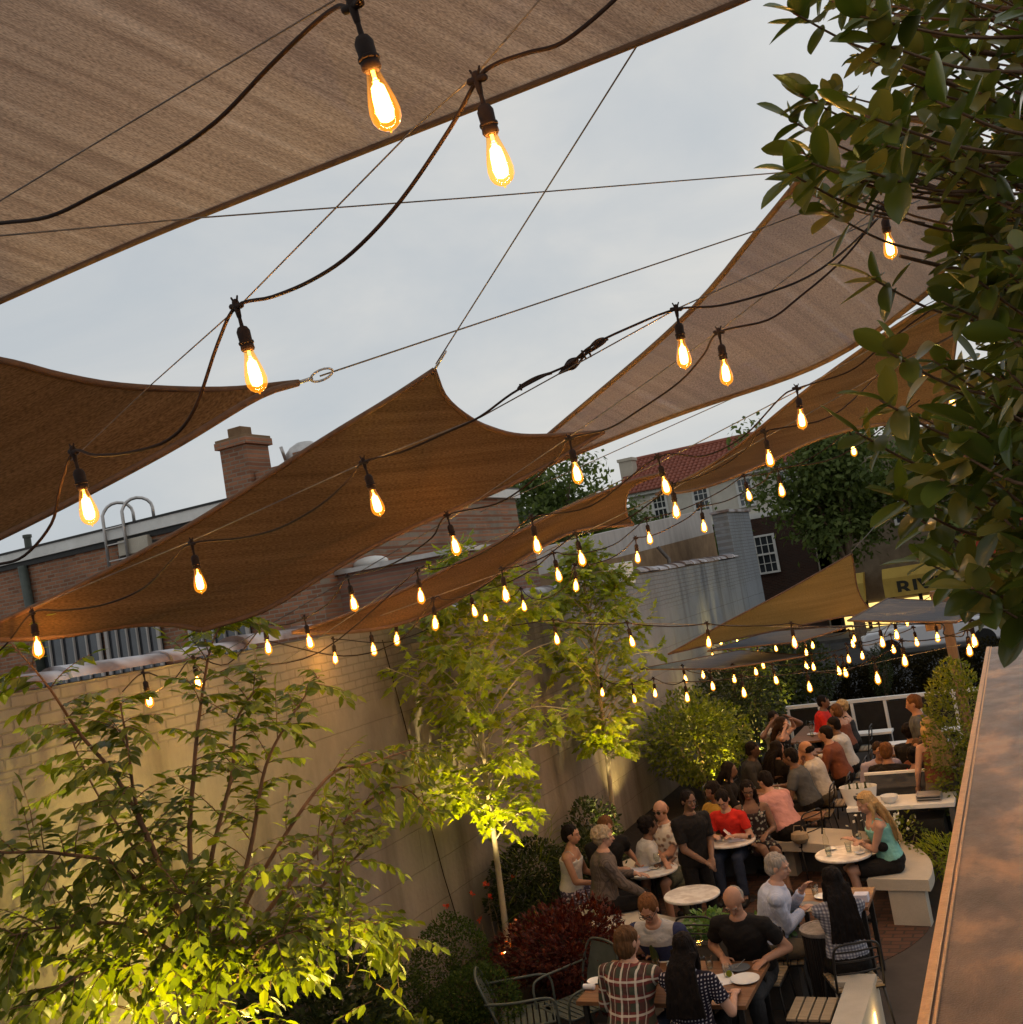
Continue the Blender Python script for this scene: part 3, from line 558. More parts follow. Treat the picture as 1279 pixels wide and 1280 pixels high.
for x0, x1, z0, z1 in ((-6.9,-6.0,4.4,5.7), (-4.6,-3.7,4.4,5.7), (-2.4,-1.5,4.4,5.7)): sash(tb, x0, x1, z0, z1, 48)
def awning(name, label, x0, x1, z0, z1, txt, mat, ink, tx, size):
    a = thing(name, label, 'awning', ((x0+x1)/2, 47.4, z0))
    q = MB(); P = [(x0, 47.95, z1), (x0, 47.4, z1), (x0, 46.9, (z0+z1)/2+0.2), (x0, 46.75, z0)]; Q = [(x1, p[1], p[2]) for p in P]; q.add(P+Q, [(0,1,5,4), (1,2,6,5), (2,3,7,6), (0,3,2,1), (4,5,6,7)]); q.build('canopy', mat, a, world=True)
    if txt:
        cu = bpy.data.curves.new('lettering', 'FONT'); cu.body = txt; cu.size = size; cu.extrude = 0.01; cu.offset = 0.02
        ob = bpy.data.objects.new('tmp', cu); C.objects.link(ob); dg = bpy.context.evaluated_depsgraph_get(); me = bpy.data.meshes.new_from_object(ob.evaluated_get(dg)); bpy.data.objects.remove(ob)
        t = link('lettering', me, ink, a); t.location = (tx-(x0+x1)/2, -0.62, 0.06); t.rotation_euler = (radians(84), 0, 0); t.scale = (1.3, 1, 1)
awning('awning', 'yellow shop awning lettered RIVER in dark serif capitals', -5.5, -1.6, 1.35, 2.55, 'RIVER', 'yellow_sign', 'sign_ink', -5.0, 0.82)
awning('awning', 'smaller yellow shop awning ending in the letters DEL beside the tree trunk', -8.4, -6.3, 1.3, 2.55, 'DEL', 'yellow_sign', 'sign_ink', -8.1, 0.7)
ra = thing('awning', 'plain bright red awning panel at the right above the street', 'awning', (-0.3, 44, 2.5))
q = MB(); q.add([(-2.0, 44.6, 3.7), (1.8, 44.6, 3.9), (1.8, 43.8, 2.45), (-2.0, 43.8, 2.2)], [(0,1,2,3)]); q.build('canopy', 'red_awning', ra, world=True)
q = MB(); q.rod((-2.0,43.8,2.2), (1.8,43.8,2.45), 0.035); q.rod((-2.0,44.6,3.7), (-2.0,43.8,2.2), 0.03); q.build('frame', 'white_paint', ra, world=True)
# ------------------------------------------------------------------ terrace rail (parapet cap) we look over
tr = thing('terrace_parapet', 'wide brown metal parapet cap with lip coloured as lit orange running along the upper terrace', 'parapet', (-0.17, 3, 2.4))
q = MB(); q.rawbox((-0.272, 0.15, 3.375), (-0.075, 6.9, 3.397)); q.build('cap', 'rail_cap_metal', tr, world=True)
q = MB(); q.box((-0.280, 3.5, 3.388), (0.018, 6.8, 0.03)); q.box((-0.263, 3.5, 3.400), (0.005, 6.8, 0.006)); q.box((-0.075, 3.5, 3.39), (0.012, 6.8, 0.03)); q.build('lip', 'rail_lip', tr, world=True)
q = MB(); q.rawbox((-0.255, 0.15, 2.0), (-0.095, 6.9, 3.374)); q.build('panel', 'dark_concrete', tr, world=True)
struct('terrace_floor', MB().rawbox((-0.24, -2, 2.2), (4, 6.9, 2.4)), 'dark_concrete')
# timber post and beam at the far end
pp = thing('timber_post', 'brown timber post carrying a beam at the far right of the terrace', 'post', (-1.15, 16.5, 0))
q = MB(); q.rawbox((-1.22, 16.42, 0), (-1.08, 16.56, 3.0)); q.build('post', 'post_wood', pp, world=True)
q = MB(); q.rawbox((-1.30, 16.40, 3.0), (1.6, 16.58, 3.2)); q.rawbox((-1.24, 14.0, 2.86), (-1.06, 19.0, 2.995)); q.build('beam', 'post_wood', pp, world=True)
# ------------------------------------------------------------------ shade sails
def sail(name, label, edges, mat, n=26, belly=0.0, rod=0.016, swap=False, rings=(), rot=0):
    """edges: four lists of (px,py,depth): c00->c10, c10->c11, c01->c11, c00->c01  (Coons patch)"""
    def crv(e):
        P = catmull([D(*p) for p in e], 8)
        L = [0]
        for i in range(1, len(P)): L.append(L[-1]+(P[i]-P[i-1]).length)
        def f(t):
            d = t*L[-1]
            for i in range(1, len(P)):
                if L[i] >= d-1e-9: 
                    s = (d-L[i-1])/max(L[i]-L[i-1], 1e-9); return P[i-1].lerp(P[i], s)
            return P[-1]
        return f, L[-1]
    (b0, lb), (r, lr), (t, lt), (l_, ll) = [crv(e) for e in edges]
    P00, P10, P01, P11 = b0(0), b0(1), t(0), t(1)
    ax_u = (P10-P00).normalized(); ax_v = (P11-P00) if (P01-P00).length < .3 else (P01-P00); ax_v = (ax_v-ax_u*ax_v.dot(ax_u)).normalized()
    vs = []; uv = []; cen = (P00+P10+P01+P11)/4
    for j in range(n+1):
        v = j/n
        for i in range(n+1):
            u = i/n; p = b0(u)*(1-v)+t(u)*v+l_(v)*(1-u)+r(v)*u - (P00*(1-u)*(1-v)+P10*u*(1-v)+P01*(1-u)*v+P11*u*v)
            p = p + V((0,0,-belly*16*u*(1-u)*v*(1-v)))
            k = 16*u*(1-u)*v*(1-v)
            p = p + V((0,0,0.02*k*noise.noise(V((u*6, v*2.0, 3.1)))))
            vs.append(p); uv.append(((p-P00).dot(ax_u), (p-P00).dot(ax_v)))
    fs = [(j*(n+1)+i, j*(n+1)+i+1, (j+1)*(n+1)+i+1, (j+1)*(n+1)+i) for j in range(n) for i in range(n)]
    root = thing(name, label, 'shade sail', cen, group='fabric shade sails stretched over the patio')
    mb = MB(); mb.add(vs, fs); o = mb.build('fabric', mat, root, smooth=True, world=True)
    ul = o.data.uv_layers.new(name='UVMap'); s = 0.12
    for lp in o.data.loops: a_, b_ = uv[lp.vertex_index]; ul.data[lp.index].uv = ((a_*cos(rot)+b_*sin(rot))*s, (b_*cos(rot)-a_*sin(rot))*s)
    h = MB()
    for f in (b0, r, t, l_):
        pts = [f(k/24) for k in range(25)]
        if (pts[0]-pts[-1]).length > 0.2: h.tube(pts, rod, 6)
    h.build('hem', 'hem', root, smooth=True, world=True)
    for c in rings:
        rg = MB(); p = D(*c[:3]); qd = D(*c[3:6]); d = (qd-p).normalized(); up = d.orthogonal()
        rg.tube([p, p+d*0.07], 0.009, 6); k = 14; cc = p+d*0.12
        rg.tube([cc+d*(0.06*cos(2*pi*a/k))+up*(0.025*sin(2*pi*a/k)) for a in range(k+1)], 0.006, 6); rg.build('shackle', 'galvanised', root, smooth=True, world=True)
    return root
sail('shade_sail', 'largest greyish brown shade sail filling the top left corner above the two nearest bulbs',
     [[(-80,412,5.3),(170,302,5.0),(400,210,4.8),(700,92,4.5),(960,-14,4.3),(1150,-110,4.2)], [(1150,-110,4.2),(1000,-600,3.2),(800,-1000,2.8)], [(-500,-500,3.4),(0,-800,3.0),(800,-1000,2.8)], [(-80,412,5.3),(-300,50,4.2),(-500,-500,3.4)]], 'sail_taupe', rot=radians(-51))
sail('shade_sail', 'tan shade sail at the left edge with its pointed tip above the brick chimney',
     [[(-120,720,4.4),(0,671,4.4),(200,568,4.45),(320,497,4.6),(372,479,4.8)], [(372,479,4.8),(373,478.5,4.8),(374,478,4.8)], [(-160,425,4.0),(0,450,4.15),(80,470,4.3),(160,483,4.45),(280,487,4.65),(374,478,4.8)], [(-120,720,4.4),(-150,560,4.15),(-160,425,4.0)]], 'sail_tan', rings=[(374,478,4.8,940,290,6.4)])
sail('shade_sail', 'long orange brown shade sail across the middle with two upper corners',
     [[(-60,800,5.9),(60,797,6.0),(160,782,6.15),(215,781,6.25),(252,788,6.3)], [(252,788,6.3),(330,763,6.4),(400,722,6.5),(500,666,6.7),(650,600,7.0),(755,540,7.3)], [(543,462,6.2),(556,495,6.35),(580,518,6.5),(612,535,6.7),(660,545,6.95),(755,540,7.3)], [(-60,800,5.9),(0,777,5.9),(100,731,5.92),(240,655,5.98),(400,552,6.08),(485,500,6.15),(543,462,6.2)]], 'sail_tan', belly=0.05, rings=[(543,462,6.2,840,0,4.2)])
sail('shade_sail', 'see-through brown shade sail at the upper right running behind the big leaves',
     [[(600,617,9.6),(720,567,9.0),(850,517,8.6),(1000,466,8.0),(1090,418,7.5),(1160,365,7.1)], [(1160,365,7.1),(1210,290,6.6),(1250,200,6.2)], [(1058,165,5.8),(1150,150,6.0),(1250,200,6.2)], [(600,617,9.6),(690,540,8.8),(850,402,7.5),(950,285,6.7),(1020,200,6.1),(1058,165,5.8)]], 'sail_brown', rod=0.02, rot=radians(-78))
sail('shade_sail', 'brown shade sail behind the right hand bulbs below the see-through sail',
     [[(820,618,12.2),(860,614,11.6),(900,603,11),(960,578,10.2),(1020,550,9.6),(1090,532,9.0),(1180,528,8.6)], [(1180,528,8.6),(1190,460,8.4),(1200,380,8.2)], [(1150,388,8.4),(1175,382,8.3),(1200,380,8.2)], [(820,618,12.2),(900,574,11.2),(1000,494,10.0),(1080,435,9.2),(1150,388,8.4)]], 'sail_tan')
sail('shade_sail', 'narrow orange brown shade sail seen edge on above the middle maple tree',
     [[(365,791,8.6),(440,790,8.8),(500,780,9.0),(570,751,9.4),(650,700,9.9),(720,664,10.4),(792,656,11.0)], [(792,656,11.0),(784,645,11.0),(782,628,11.0),(790,608,11.0),(826,592,11.2)], [(700,638,10.2),(750,617,10.6),(790,601,10.9),(826,592,11.2)], [(365,791,8.6),(430,770,8.8),(500,740,9.1),(600,690,9.6),(700,638,10.2)]], 'sail_tan', belly=0.02)
sail('shade_sail', 'small olive tan triangular shade sail peaking in front of the far yellow sign',
     [[(835,818,14.6),(900,803,14.8),(1000,782,15.0),(1060,770,15.2),(1100,768,15.4)], [(1100,768,15.4),(1082,755,15.35),(1072,735,15.3),(1068,710,15.2),(1065,692,15.1)], [(1064.5,692,15.1),(1065,692,15.1)], [(835,818,14.6),(900,782,14.7),(980,740,14.9),(1064.5,692,15.1)]], 'sail_olive', n=16, rod=0.012)
def flat(label, pts, z):
    e = [G(*p, z) for p in pts]; k = [V(p) for p in e]
    def px(p):
        d = p-EYE; dd = d.dot(FWD); return (CX+F*d.dot(CR)/dd, CY-F*d.dot(CU)/dd, dd)
    P = [px(p) for p in k]
    def seg(a, b): m = tuple((a[i]+b[i])/2 for i in range(3)); return [a, m, b]
    sail('shade_sail', label, [seg(P[0], P[1]), seg(P[1], P[2]), seg(P[3], P[2]), seg(P[0], P[3])], 'sail_blue', n=10, rod=0.012, belly=0.05)
flat('grey blue flat shade sail stretched low over the far tables, lowest of the pale sails', [(795,837),(905,836),(1010,820),(925,813)], 2.75)
flat('thin pale grey shade sail directly below the olive triangular sail', [(885,814),(1000,802),(1065,782),(960,790)], 2.95)
flat('pale grey blue shade sail at the far right beside the timber post', [(1060,776),(1195,778),(1235,755),(1110,748)], 3.25)
# ------------------------------------------------------------------ bulbs and cables
BULBG = 'glowing filament bulbs on the string lights'
prof_glass = [(0.013,0.062),(0.0145,0.052),(0.018,0.036),(0.024,0.014),(0.0295,-0.010),(0.032,-0.030),(0.030,-0.046),(0.023,-0.058),(0.012,-0.066),(0.003,-0.069),(0.002,-0.074)]
def bulb_proto():
    r = thing('light_bulb', 'x', 'light bulb', group=BULBG)
    MB().lathe(prof_glass, n=24, close=False).build('glass', 'amber_glass', r, smooth=True)
    q = MB(); q.lathe([(0.003,0.045),(0.006,0.030),(0.0135,0.022),(0.017,0.0),(0.0185,-0.03),(0.015,-0.045),(0.005,-0.05)], n=14); q.build('filament', 'filament', r, smooth=True)
    q = MB(); q.lathe([(0.012,0.058),(0.0105,0.064),(0.004,0.055),(0.004,0.038),(0.008,0.034)], n=12); q.build('stem', 'glow_warm', r, smooth=True)
    q = MB(); q.lathe([(0.0165,0.056),(0.0205,0.062),(0.0195,0.075),(0.0225,0.078),(0.0225,0.084),(0.019,0.086),(0.020,0.115),(0.014,0.127),(0.006,0.131),(0.0055,0.15),(0.0045,0.185)], n=16); q.build('socket', 'rubber', r, smooth=2)
    return r
BP = bulb_proto(); first = [True]
lamp = bpy.data.lights.new('bulb_light', 'POINT'); lamp.energy = 25.0; lamp.color = (1.0,0.56,0.20); lamp.shadow_soft_size = 0.025
def bulb(px, py, ln, label, con=None, d=None):
    d = d or 173.0/ln; c = D(px, py, d)
    if con: ax = (D(con[0], con[1], d)-c).normalized()
    else:
        ax = V((random.uniform(-.09,.09), random.uniform(-.09,.09), 1)).normalized()
    W = Matrix.Translation(c) @ V((0,0,1)).rotation_difference(ax).to_matrix().to_4x4()
    if first[0]:
        first[0] = False; BP.matrix_world = W; ROOT[BP.name] = W; BP['label'] = label; o = BP
        lo = bpy.data.objects.new('bulb_light', lamp); C.objects.link(lo); lo.parent = o; lo.location = (0,0,-0.01)
    else: o = dup(BP, W, label)
    return c+ax*0.19, ax, d
def wire(name, label, pts, r=0.0035, cat='wire', mat='steel_wire'):
    q = MB(); q.tube(pts, r, 5); o = q.build(name, mat, None, smooth=True); tag(o, label, cat); return o
def strand(label, items, r=0.0055, sag=0.09, wavy=0.02):
    """items: ('b', px,py,len,label[,con]) bulbs, ('p', px,py[,d]) cable points; auto sag where two bulbs adjoin"""
    K = []
    for it in items:
        if it[0] == 'b':
            c, ax, d = bulb(it[1], it[2], it[3], it[4], it[5] if len(it) > 5 else None); K.append(('b', c, ax, d))
        else: K.append(('p', it[1], it[2], it[3] if len(it) > 3 else None))
    dep = [k[3] for k in K]; known = [i for i, d in enumerate(dep) if d]
    for i in range(len(K)):
        if not dep[i]:
            a = max([j for j in known if j < i], default=None); b = min([j for j in known if j > i], default=None)
            dep[i] = dep[b] if a is None else dep[a] if b is None else dep[a]+(dep[b]-dep[a])*(i-a)/(b-a)
    pts = []; cons = []
    for i, k in enumerate(K):
        if k[0] == 'b': p = k[1]; cons.append((p, k[2]))
        else: p = D(k[1], k[2], dep[i])
        if pts and k[0] == 'b' and K[i-1][0] == 'b':
            a = pts[-1]; L = (p-a).length
            s = sag*random.uniform(0.7, 1.5)
            for t in (0.12, 0.3, 0.55, 0.8): pts.append(a.lerp(p, t)+V((random.uniform(-wavy,wavy)*L, random.uniform(-wavy,wavy)*L, -s*4*L*t*(1-t)*0.9)))
        pts.append(p)
    root = thing('light_cable', label, 'light cable', pts[0], group='black rubber cables of the string lights')
    q = MB(); q.tube(catmull(pts, 5), r, 7); q.build('cable', 'rubber', root, smooth=True, world=True)
    for c, ax in cons:
        q = MB(); side = ax.cross(V((0.3,1,0))).normalized(); s2 = ax.cross(side)
        q.cap(c-side*0.022-ax*0.004, c+side*0.022+ax*0.006, r*1.7, r*1.7, 7); q.cap(c+ax*0.012, c-ax*0.03, r*2.0, r*1.3, 7); q.cap(c, c+ax*0.03+side*0.014, 0.004, 0.003, 6); q.cap(c, c+ax*0.026-side*0.016, 0.0045, 0.003, 6)
        q.build('connector', 'rubber', root, smooth=True, world=True)
    return root
strand('thick black light cable crossing the big sail at the top left', [('p',-60,288,2.9),('p',0,279),('p',60,271),('p',120,243),('p',200,200),('p',270,152),('p',335,85),('p',390,32),('p',422,8),('b',476,122,84,'nearest and largest glowing bulb, at the top left against the big sail',(441,8)),('p',470,-30),('p',520,-90,1.9)])
strand('black light cable hanging in three loops from the top centre down to the left edge', [('p',800,-40,2.4),('p',768,0),('p',705,52),('p',660,66),('p',620,80),('b',622,197,71,'large glowing bulb hanging against the sky just right of the nearest one',(596,98)),('p',563,160),('p',500,252),('p',440,316),('p',390,350),('p',340,371),('b',317,462,58,'glowing bulb overlapping the dark tip of the left tan sail',(297,388)),('p',272,430),('p',243,512),('p',210,550),('p',160,566),('p',118,569),('b',109,632,49,'glowing bulb just below the left tan sail with the ladder hoops to its right',(94,574)),('p',75,610),('p',64,655),('p',30,695),('p',-5,706),('p',-60,715,3.9)])
strand('black light cable with a tied knot crossing from the central sail to the big leaves', [('p',-40,850,6.2),('p',8,805),('b',47,808,30,'glowing bulb at the left edge below the central sail',(40,764)),('p',80,763),('p',130,756),('p',180,735),('p',215,700),('b',249,725,33,'glowing bulb in the lower left of the central sail',(240,680)),('p',300,673),('p',350,660),('p',400,632),('p',436,600),('b',470,627,36.5,'glowing bulb in the middle of the central sail',(456,582)),('p',500,566),('p',560,540),('p',600,521),('p',640,492),('p',680,470),('p',712,455),('p',740,432),('p',790,408),('b',854,441,39,'glowing bulb in front of the long edge of the see-through sail, left of its neighbour',(846,390)),('p',900,382),('p',960,366),('p',1010,346),('p',1050,318),('p',1085,285),('b',1112,306,35,'glowing bulb among the big leaves at the upper right',(1104,262)),('p',1160,240),('p',1290,180,4.8)])
strand('black light cable passing under the central sail tip and over the see-through sail', [('p',150,868,8.4),('b',186,873,23,'glowing bulb close to the wall lighting a yellow patch on the painted bricks'),('p',215,850),('b',247,851,21,'glowing bulb among leaves above the yellow lit patch of wall'),('p',285,830),('b',335,808,20.5,'glowing bulb by the wall coping, left of the narrow sail'),('b',387,801,21,'glowing bulb at the left point of the narrow sail'),('b',442,753,23,'glowing bulb just above the narrow sail between two leafy branches'),('p',470,712),('p',500,700),('p',540,672),('b',569,681,27,'glowing bulb below the lower edge of the central sail'),('p',620,630),('p',660,605),('p',698,570),('b',721,590,30,'glowing bulb below the right tip of the central sail',(712,550)),('p',760,536),('p',800,512),('p',850,477),('p',880,443),('b',907,464,35,'glowing bulb on the see-through sail, right of its neighbour',(899,416)),('p',960,400),('p',1000,371),('p',1050,328),('p',1100,270),('p',1200,160,4.8)])
strand('black light cable running along the upper side of the narrow sail', [('p',300,835,8.6),('p',400,815),('b',526,744,22,'glowing bulb in front of the left half of the narrow sail'),('b',671,680,24,'glowing bulb in front of the right half of the narrow sail'),('p',740,632),('b',832,606,25.5,'glowing bulb in front of the white house roof'),('p',880,570),('p',930,545),('p',975,498),('b',1002,523,27,'glowing bulb in front of the brown sail above the white house'),('p',1060,465),('p',1100,435),('p',1160,390),('p',1260,330,6.0)])
strand('black light cable looping below the narrow sail towards the right', [('p',330,800,8.9),('p',430,820),('p',500,800),('b',544,778,20.5,'glowing bulb just below the narrow sail at the top of the middle maple'),('b',632,742,22,'glowing bulb under the middle of the narrow sail'),('b',727,697,22,'glowing bulb below the right end of the narrow sail'),('b',845,637,22.5,'glowing bulb directly below the bulb by the white house roof'),('b',962,572,23.5,'glowing bulb over the windows of the white house'),('p',1040,520),('b',1115,489,22,'glowing bulb among the leaves left of the large twig'),('p',1170,430),('p',1260,380,7.0)])
strand('black light cable nearest the pale parapet behind the middle trees', [('b',467,811,18.5,'glowing bulb in front of the wall left of the middle maple, lower of a pair'),('b',496,798,18.5,'glowing bulb in front of the wall left of the middle maple, upper of a pair'),('b',593,763,17.5,'glowing bulb half hidden in the top of the middle maple'),('b',698,718,19.5,'glowing bulb over the clay coping, left one of the pair under the narrow sail'),('b',812,672,17,'glowing bulb over the pale parapet, upper left one'),('b',936,618,17,'glowing bulb beside the right window of the white house'),('b',1067,562,17,'glowing bulb in the upper leaves of the big street tree'),('p',1120,520),('b',1190,498,18,'glowing bulb between big leaves against the right hand sky gap'),('p',1280,450,8.5)])
strand('black light cable running past the top of the blue grey wall pier', [('b',419,822,16.5,'dim bulb hanging against the wall above the leafy branches'),('p',500,800),('b',607,772,14,'small bulb hidden in the crown of the middle maple'),('b',655,757,15,'small bulb at the right side of the middle maple top'),('b',720,731,17.5,'glowing bulb over the clay coping, right one of the pair under the narrow sail'),('b',797,696,16.5,'glowing bulb at the white block where the wall coping steps up'),('b',880,657,17.5,'glowing bulb in front of the pale parapet beside the wall pier'),('b',977,612,19,'glowing bulb left of the big street tree above the pier'),('p',1050,570),('p',1150,500,8.5)])
FARL = 'small glowing bulb on the low strings above the far tables'
def fs(label, P, **k): strand(label, [('b', x, y, s, FARL) if s else ('p', x, y) for (x, y, s) in P], r=0.006, sag=0.05, **k)
strand('straight light cable crossing from the middle trees towards the timber post', [('p',640,782,10.4),('b',696,798,16.5,'leftmost bulb of the straight cable in front of the grey wall'),('b',790,801,16.5,'second bulb from the left on the straight cable in front of the grey wall'),('b',886,802,16,'bulb in front of the lower left part of the olive triangular sail'),('b',993,802,16,'bulb below the middle of the olive triangular sail'),('b',1103,802,15.5,FARL),('p',1160,780),('p',1230,775,11.2)], r=0.006, sag=0.03)
fs('light cable sagging over the far diners from the grey wall', [(753,865,12),(793,873,12.5),(819,866,12.5),(859,871,14),(930,865,14.5),(1012,858,15),(1097,847,17),(1131,825,17),(1212,812,17.5)])
fs('light cable second lowest over the far diners', [(857,848,11.5),(891,857,13),(970,849,13.5),(1049,838,13.5),(1057,840,14),(1061,823,12.5),(1117,811,12.5),(1146,802,13)])
fs('light cable just below the grey blue flat sail', [(879,843,11),(918,848,12),(945,839,11.5),(1008,832,11.5),(1017,833,11.5),(1078,819,11.5),(1121,793,14),(1172,796,14),(1218,800,18)])
fs('light cable over the far end of the patio', [(891,820,10),(954,831,10.5),(948,817,9.5),(1008,815,10.5),(1016,806,10.5),(1066,804,12),(1134,778,10),(1180,778,10)])
fs('faint light cable beneath the olive triangular sail', [(901,802,9),(922,802,9),(940,802,9),(970,810,9.5),(1000,793,10.5),(1068,798,10.5),(1168,760,11)])
WL = lambda *p: [D(*q) for q in p]
wire('tension_wire', 'thin wire rising across the big sail above the thick cable', WL((-40,275,3.6),(410,5,2.6),(520,-60,2.4)), 0.0028)
wire('tension_wire', 'nearly level thin wire crossing the sky below the two largest bulbs', WL((-60,300,3.4),(250,272,3.9),(600,246,4.4),(960,217,5.0),(1100,205,5.2)), 0.0032)
wire('tension_wire', 'thin wire carrying the looped cable from the left sail past the second bulb', WL((-60,700,4.6),(94,571,4.35),(190,480,4.0),(297,385,3.05),(520,158,2.7),(596,92,2.5),(700,-30,2.3)), 0.0025)
wire('tension_wire', 'steep thin wire rising from the top corner of the central sail', WL((545,455,6.2),(700,210,5.2),(845,-20,4.3)), 0.0042)
wire('tension_wire', 'thin wire from the tip of the left tan sail rising to the right', WL((400,470,5.0),(640,390,5.6),(945,288,6.5),(1100,230,6.9)), 0.0045)
wire('tension_wire', 'thin wire holding the knotted cable above the central sail', WL((-60,800,6.3),(40,760,5.9),(240,676,5.3),(456,578,4.8),(600,522,4.7),(846,386,4.45),(1060,290,4.6),(1150,250,4.7)), 0.0032)
wire('tension_wire', 'thin wire from the wall rising under the central sail to the see-through sail', WL((185,870,7.6),(240,838,7.5),(560,650,6.6),(712,546,5.85),(900,413,5.0),(1050,296,4.7),(1200,180,4.5)), 0.0032)
wire('tension_wire', 'thin pale wire above the narrow sail in front of the distant trees', WL((350,830,9),(519,716,8.1),(666,652,7.4),(825,578,7.0),(998,488,6.6),(1100,430,6.4),(1250,350,6)), 0.0036)
wire('tension_wire', 'thin wire running through the bulbs below the narrow sail', WL((390,800,9.4),(630,715,8.2),(840,612,8.0),(960,545,7.6),(1110,462,8.0),(1250,390,7.6)), 0.0038)
wire('tension_wire', 'high thin wire from the central sail towards the upper right trees', WL((600,640,10),(900,505,9.4),(1010,455,9),(1200,360,8.4)), 0.0042)
wire('tension_wire', 'straight level wire crossing above the far tables', WL((680,777,10.6),(886,781,11),(1000,784,11),(1160,779,11.3)), 0.004)
wire('tension_wire', 'slanting wire over the dark hedge up to the timber post', WL((760,858,14),(930,848,13),(1060,836,11.5),(1200,806,10)), 0.004)
wire('tension_wire', 'short wire tying the peak of the olive triangular sail to the street tree', WL((1064,690,15.1),(1085,668,15.5),(1105,645,16)), 0.006)
# cord tied into a knot with a plug
kn = thing('cable_knot', 'tied loop and plug joining two light cables in the sky right of the central sail', 'cable knot', D(735,440,4.6))
q = MB()
def kp(L, d=4.6): return catmull([D(x, y, d+0.01*(i % 3)) for i, (x, y) in enumerate(L)], 5)
q.tube(kp([(712,457),(722,447),(735,441),(750,432),(757,426),(754,423),(745,426),(736,436),(728,448),(718,460),(708,462)]), 0.0055, 6)
q.tube(kp([(704,462),(712,450),(728,446),(740,436),(752,428),(760,424)]), 0.0055, 6); q.tube(kp([(727,438),(730,444),(733,449)]), 0.005, 5); q.tube(kp([(735,434),(737,441),(739,446)]), 0.005, 5); q.build('loop', 'rubber', kn, smooth=True, world=True)
q = MB(); a, b_ = D(716,454,4.6), D(703,464,4.6); q.lathe([(0.004,-0.05),(0.012,-0.02),(0.018,0.0),(0.018,0.03),(0.008,0.06)], (a+b_)/2, 10, (a-b_).to_track_quat('Z','Y').to_matrix()); q.tube(kp([(690,466),(670,472),(652,482),(648,486)]), 0.007, 6); q.tube(kp([(650,480),(652,488)]), 0.005, 5); q.build('plug', 'rubber', kn, smooth=True, world=True)
# ------------------------------------------------------------------ foliage
class Leaves:
    def __init__(s): s.v = []; s.f = []
    def leaf(s, p, d, nrm, L, W, kind):
        d = d.normalized(); x = d.cross(nrm)
        if x.length < 1e-4: x = d.orthogonal()
        x.normalize(); nn = x.cross(d); o = len(s.v)
        if kind == 'e':       # folded ellipse, 8 vertices
            pr = ((0.0,0.0,0), (0.28,0.42,0.06), (0.62,0.40,0.04), (1.0,0.0,-0.10))
            s.v += [p, p+d*(L*.3)+nn*(L*-.02), p+d*(L*.65)+nn*(-L*.05), p+d*L-nn*(L*.13),
                    p+d*(L*.28)+x*(W*.46)+nn*(L*.05), p+d*(L*.64)+x*(W*.42)+nn*(L*.01), p+d*(L*.28)-x*(W*.46)+nn*(L*.05), p+d*(L*.64)-x*(W*.42)+nn*(L*.01)]
            s.f += [(o,o+1,o+4), (o+1,o+2,o+5,o+4), (o+2,o+3,o+5), (o,o+6,o+1), (o+1,o+6,o+7,o+2), (o+2,o+7,o+3)]
        elif kind == 'b':     # broad smooth leaf, curled (close up)
            ts = [0,.08,.2,.35,.5,.65,.8,.92,1]; ws = [.03,.2,.36,.46,.5,.48,.38,.2,.02]; cl = random.uniform(-.22,.1)
            tw = random.uniform(-0.35, 0.35)
            for t, w_ in zip(ts, ws):
                c = p+d*(L*t)+nn*(cl*L*t*t); xx = (x*cos(tw*t)+nn*sin(tw*t)); n2 = nn*cos(tw*t)-x*sin(tw*t)
                s.v += [c+xx*(W*w_)+n2*(W*w_*.30), c+xx*(W*w_*.5)+n2*(W*w_*.1), c, c-xx*(W*w_*.5)+n2*(W*w_*.1), c-xx*(W*w_)+n2*(W*w_*.30)]
            for j in range(8):
                for i in range(4): a = o+j*5+i; s.f.append((a, a+1, a+6, a+5))
        elif kind == 'm':     # maple, five lobes
            pts = [(0,0),(.30,-.02),(.22,.18),(.52,.36),(.26,.46),(.20,.66),(0,1.0)]; R = [p+x*(a*W*1.6)+d*(b*L)+nn*(-.18*L*abs(a)) for a, b in pts]; Lf = [p-x*(a*W*1.6)+d*(b*L)+nn*(-.18*L*abs(a)) for a, b in pts[1:-1]]
            c = p+d*(L*.35)+nn*(.03*L); s.v += R+Lf[::-1]+[c]; k = len(R)+len(Lf)
            s.f += [(o+i, o+(i+1) % k, o+k) for i in range(k)]
        else:                 # simple 4-gon
            s.v += [p, p+d*(L*.5)+x*(W*.5), p+d*L-nn*(L*.1), p+d*(L*.5)-x*(W*.5)]; s.f += [(o,o+1,o+2,o+3)]
    def build(s, name, mat, parent=None, smooth=False):
        M = ROOT[parent.name].inverted() if parent is not None else None
        me = bpy.data.meshes.new(name); me.from_pydata([M @ p for p in s.v] if M is not None else s.v, [], s.f); return link(name, me, mat, parent, smooth)
def rv(r, a=1.0): return V((r.uniform(-a,a), r.uniform(-a,a), r.uniform(-a,a)))
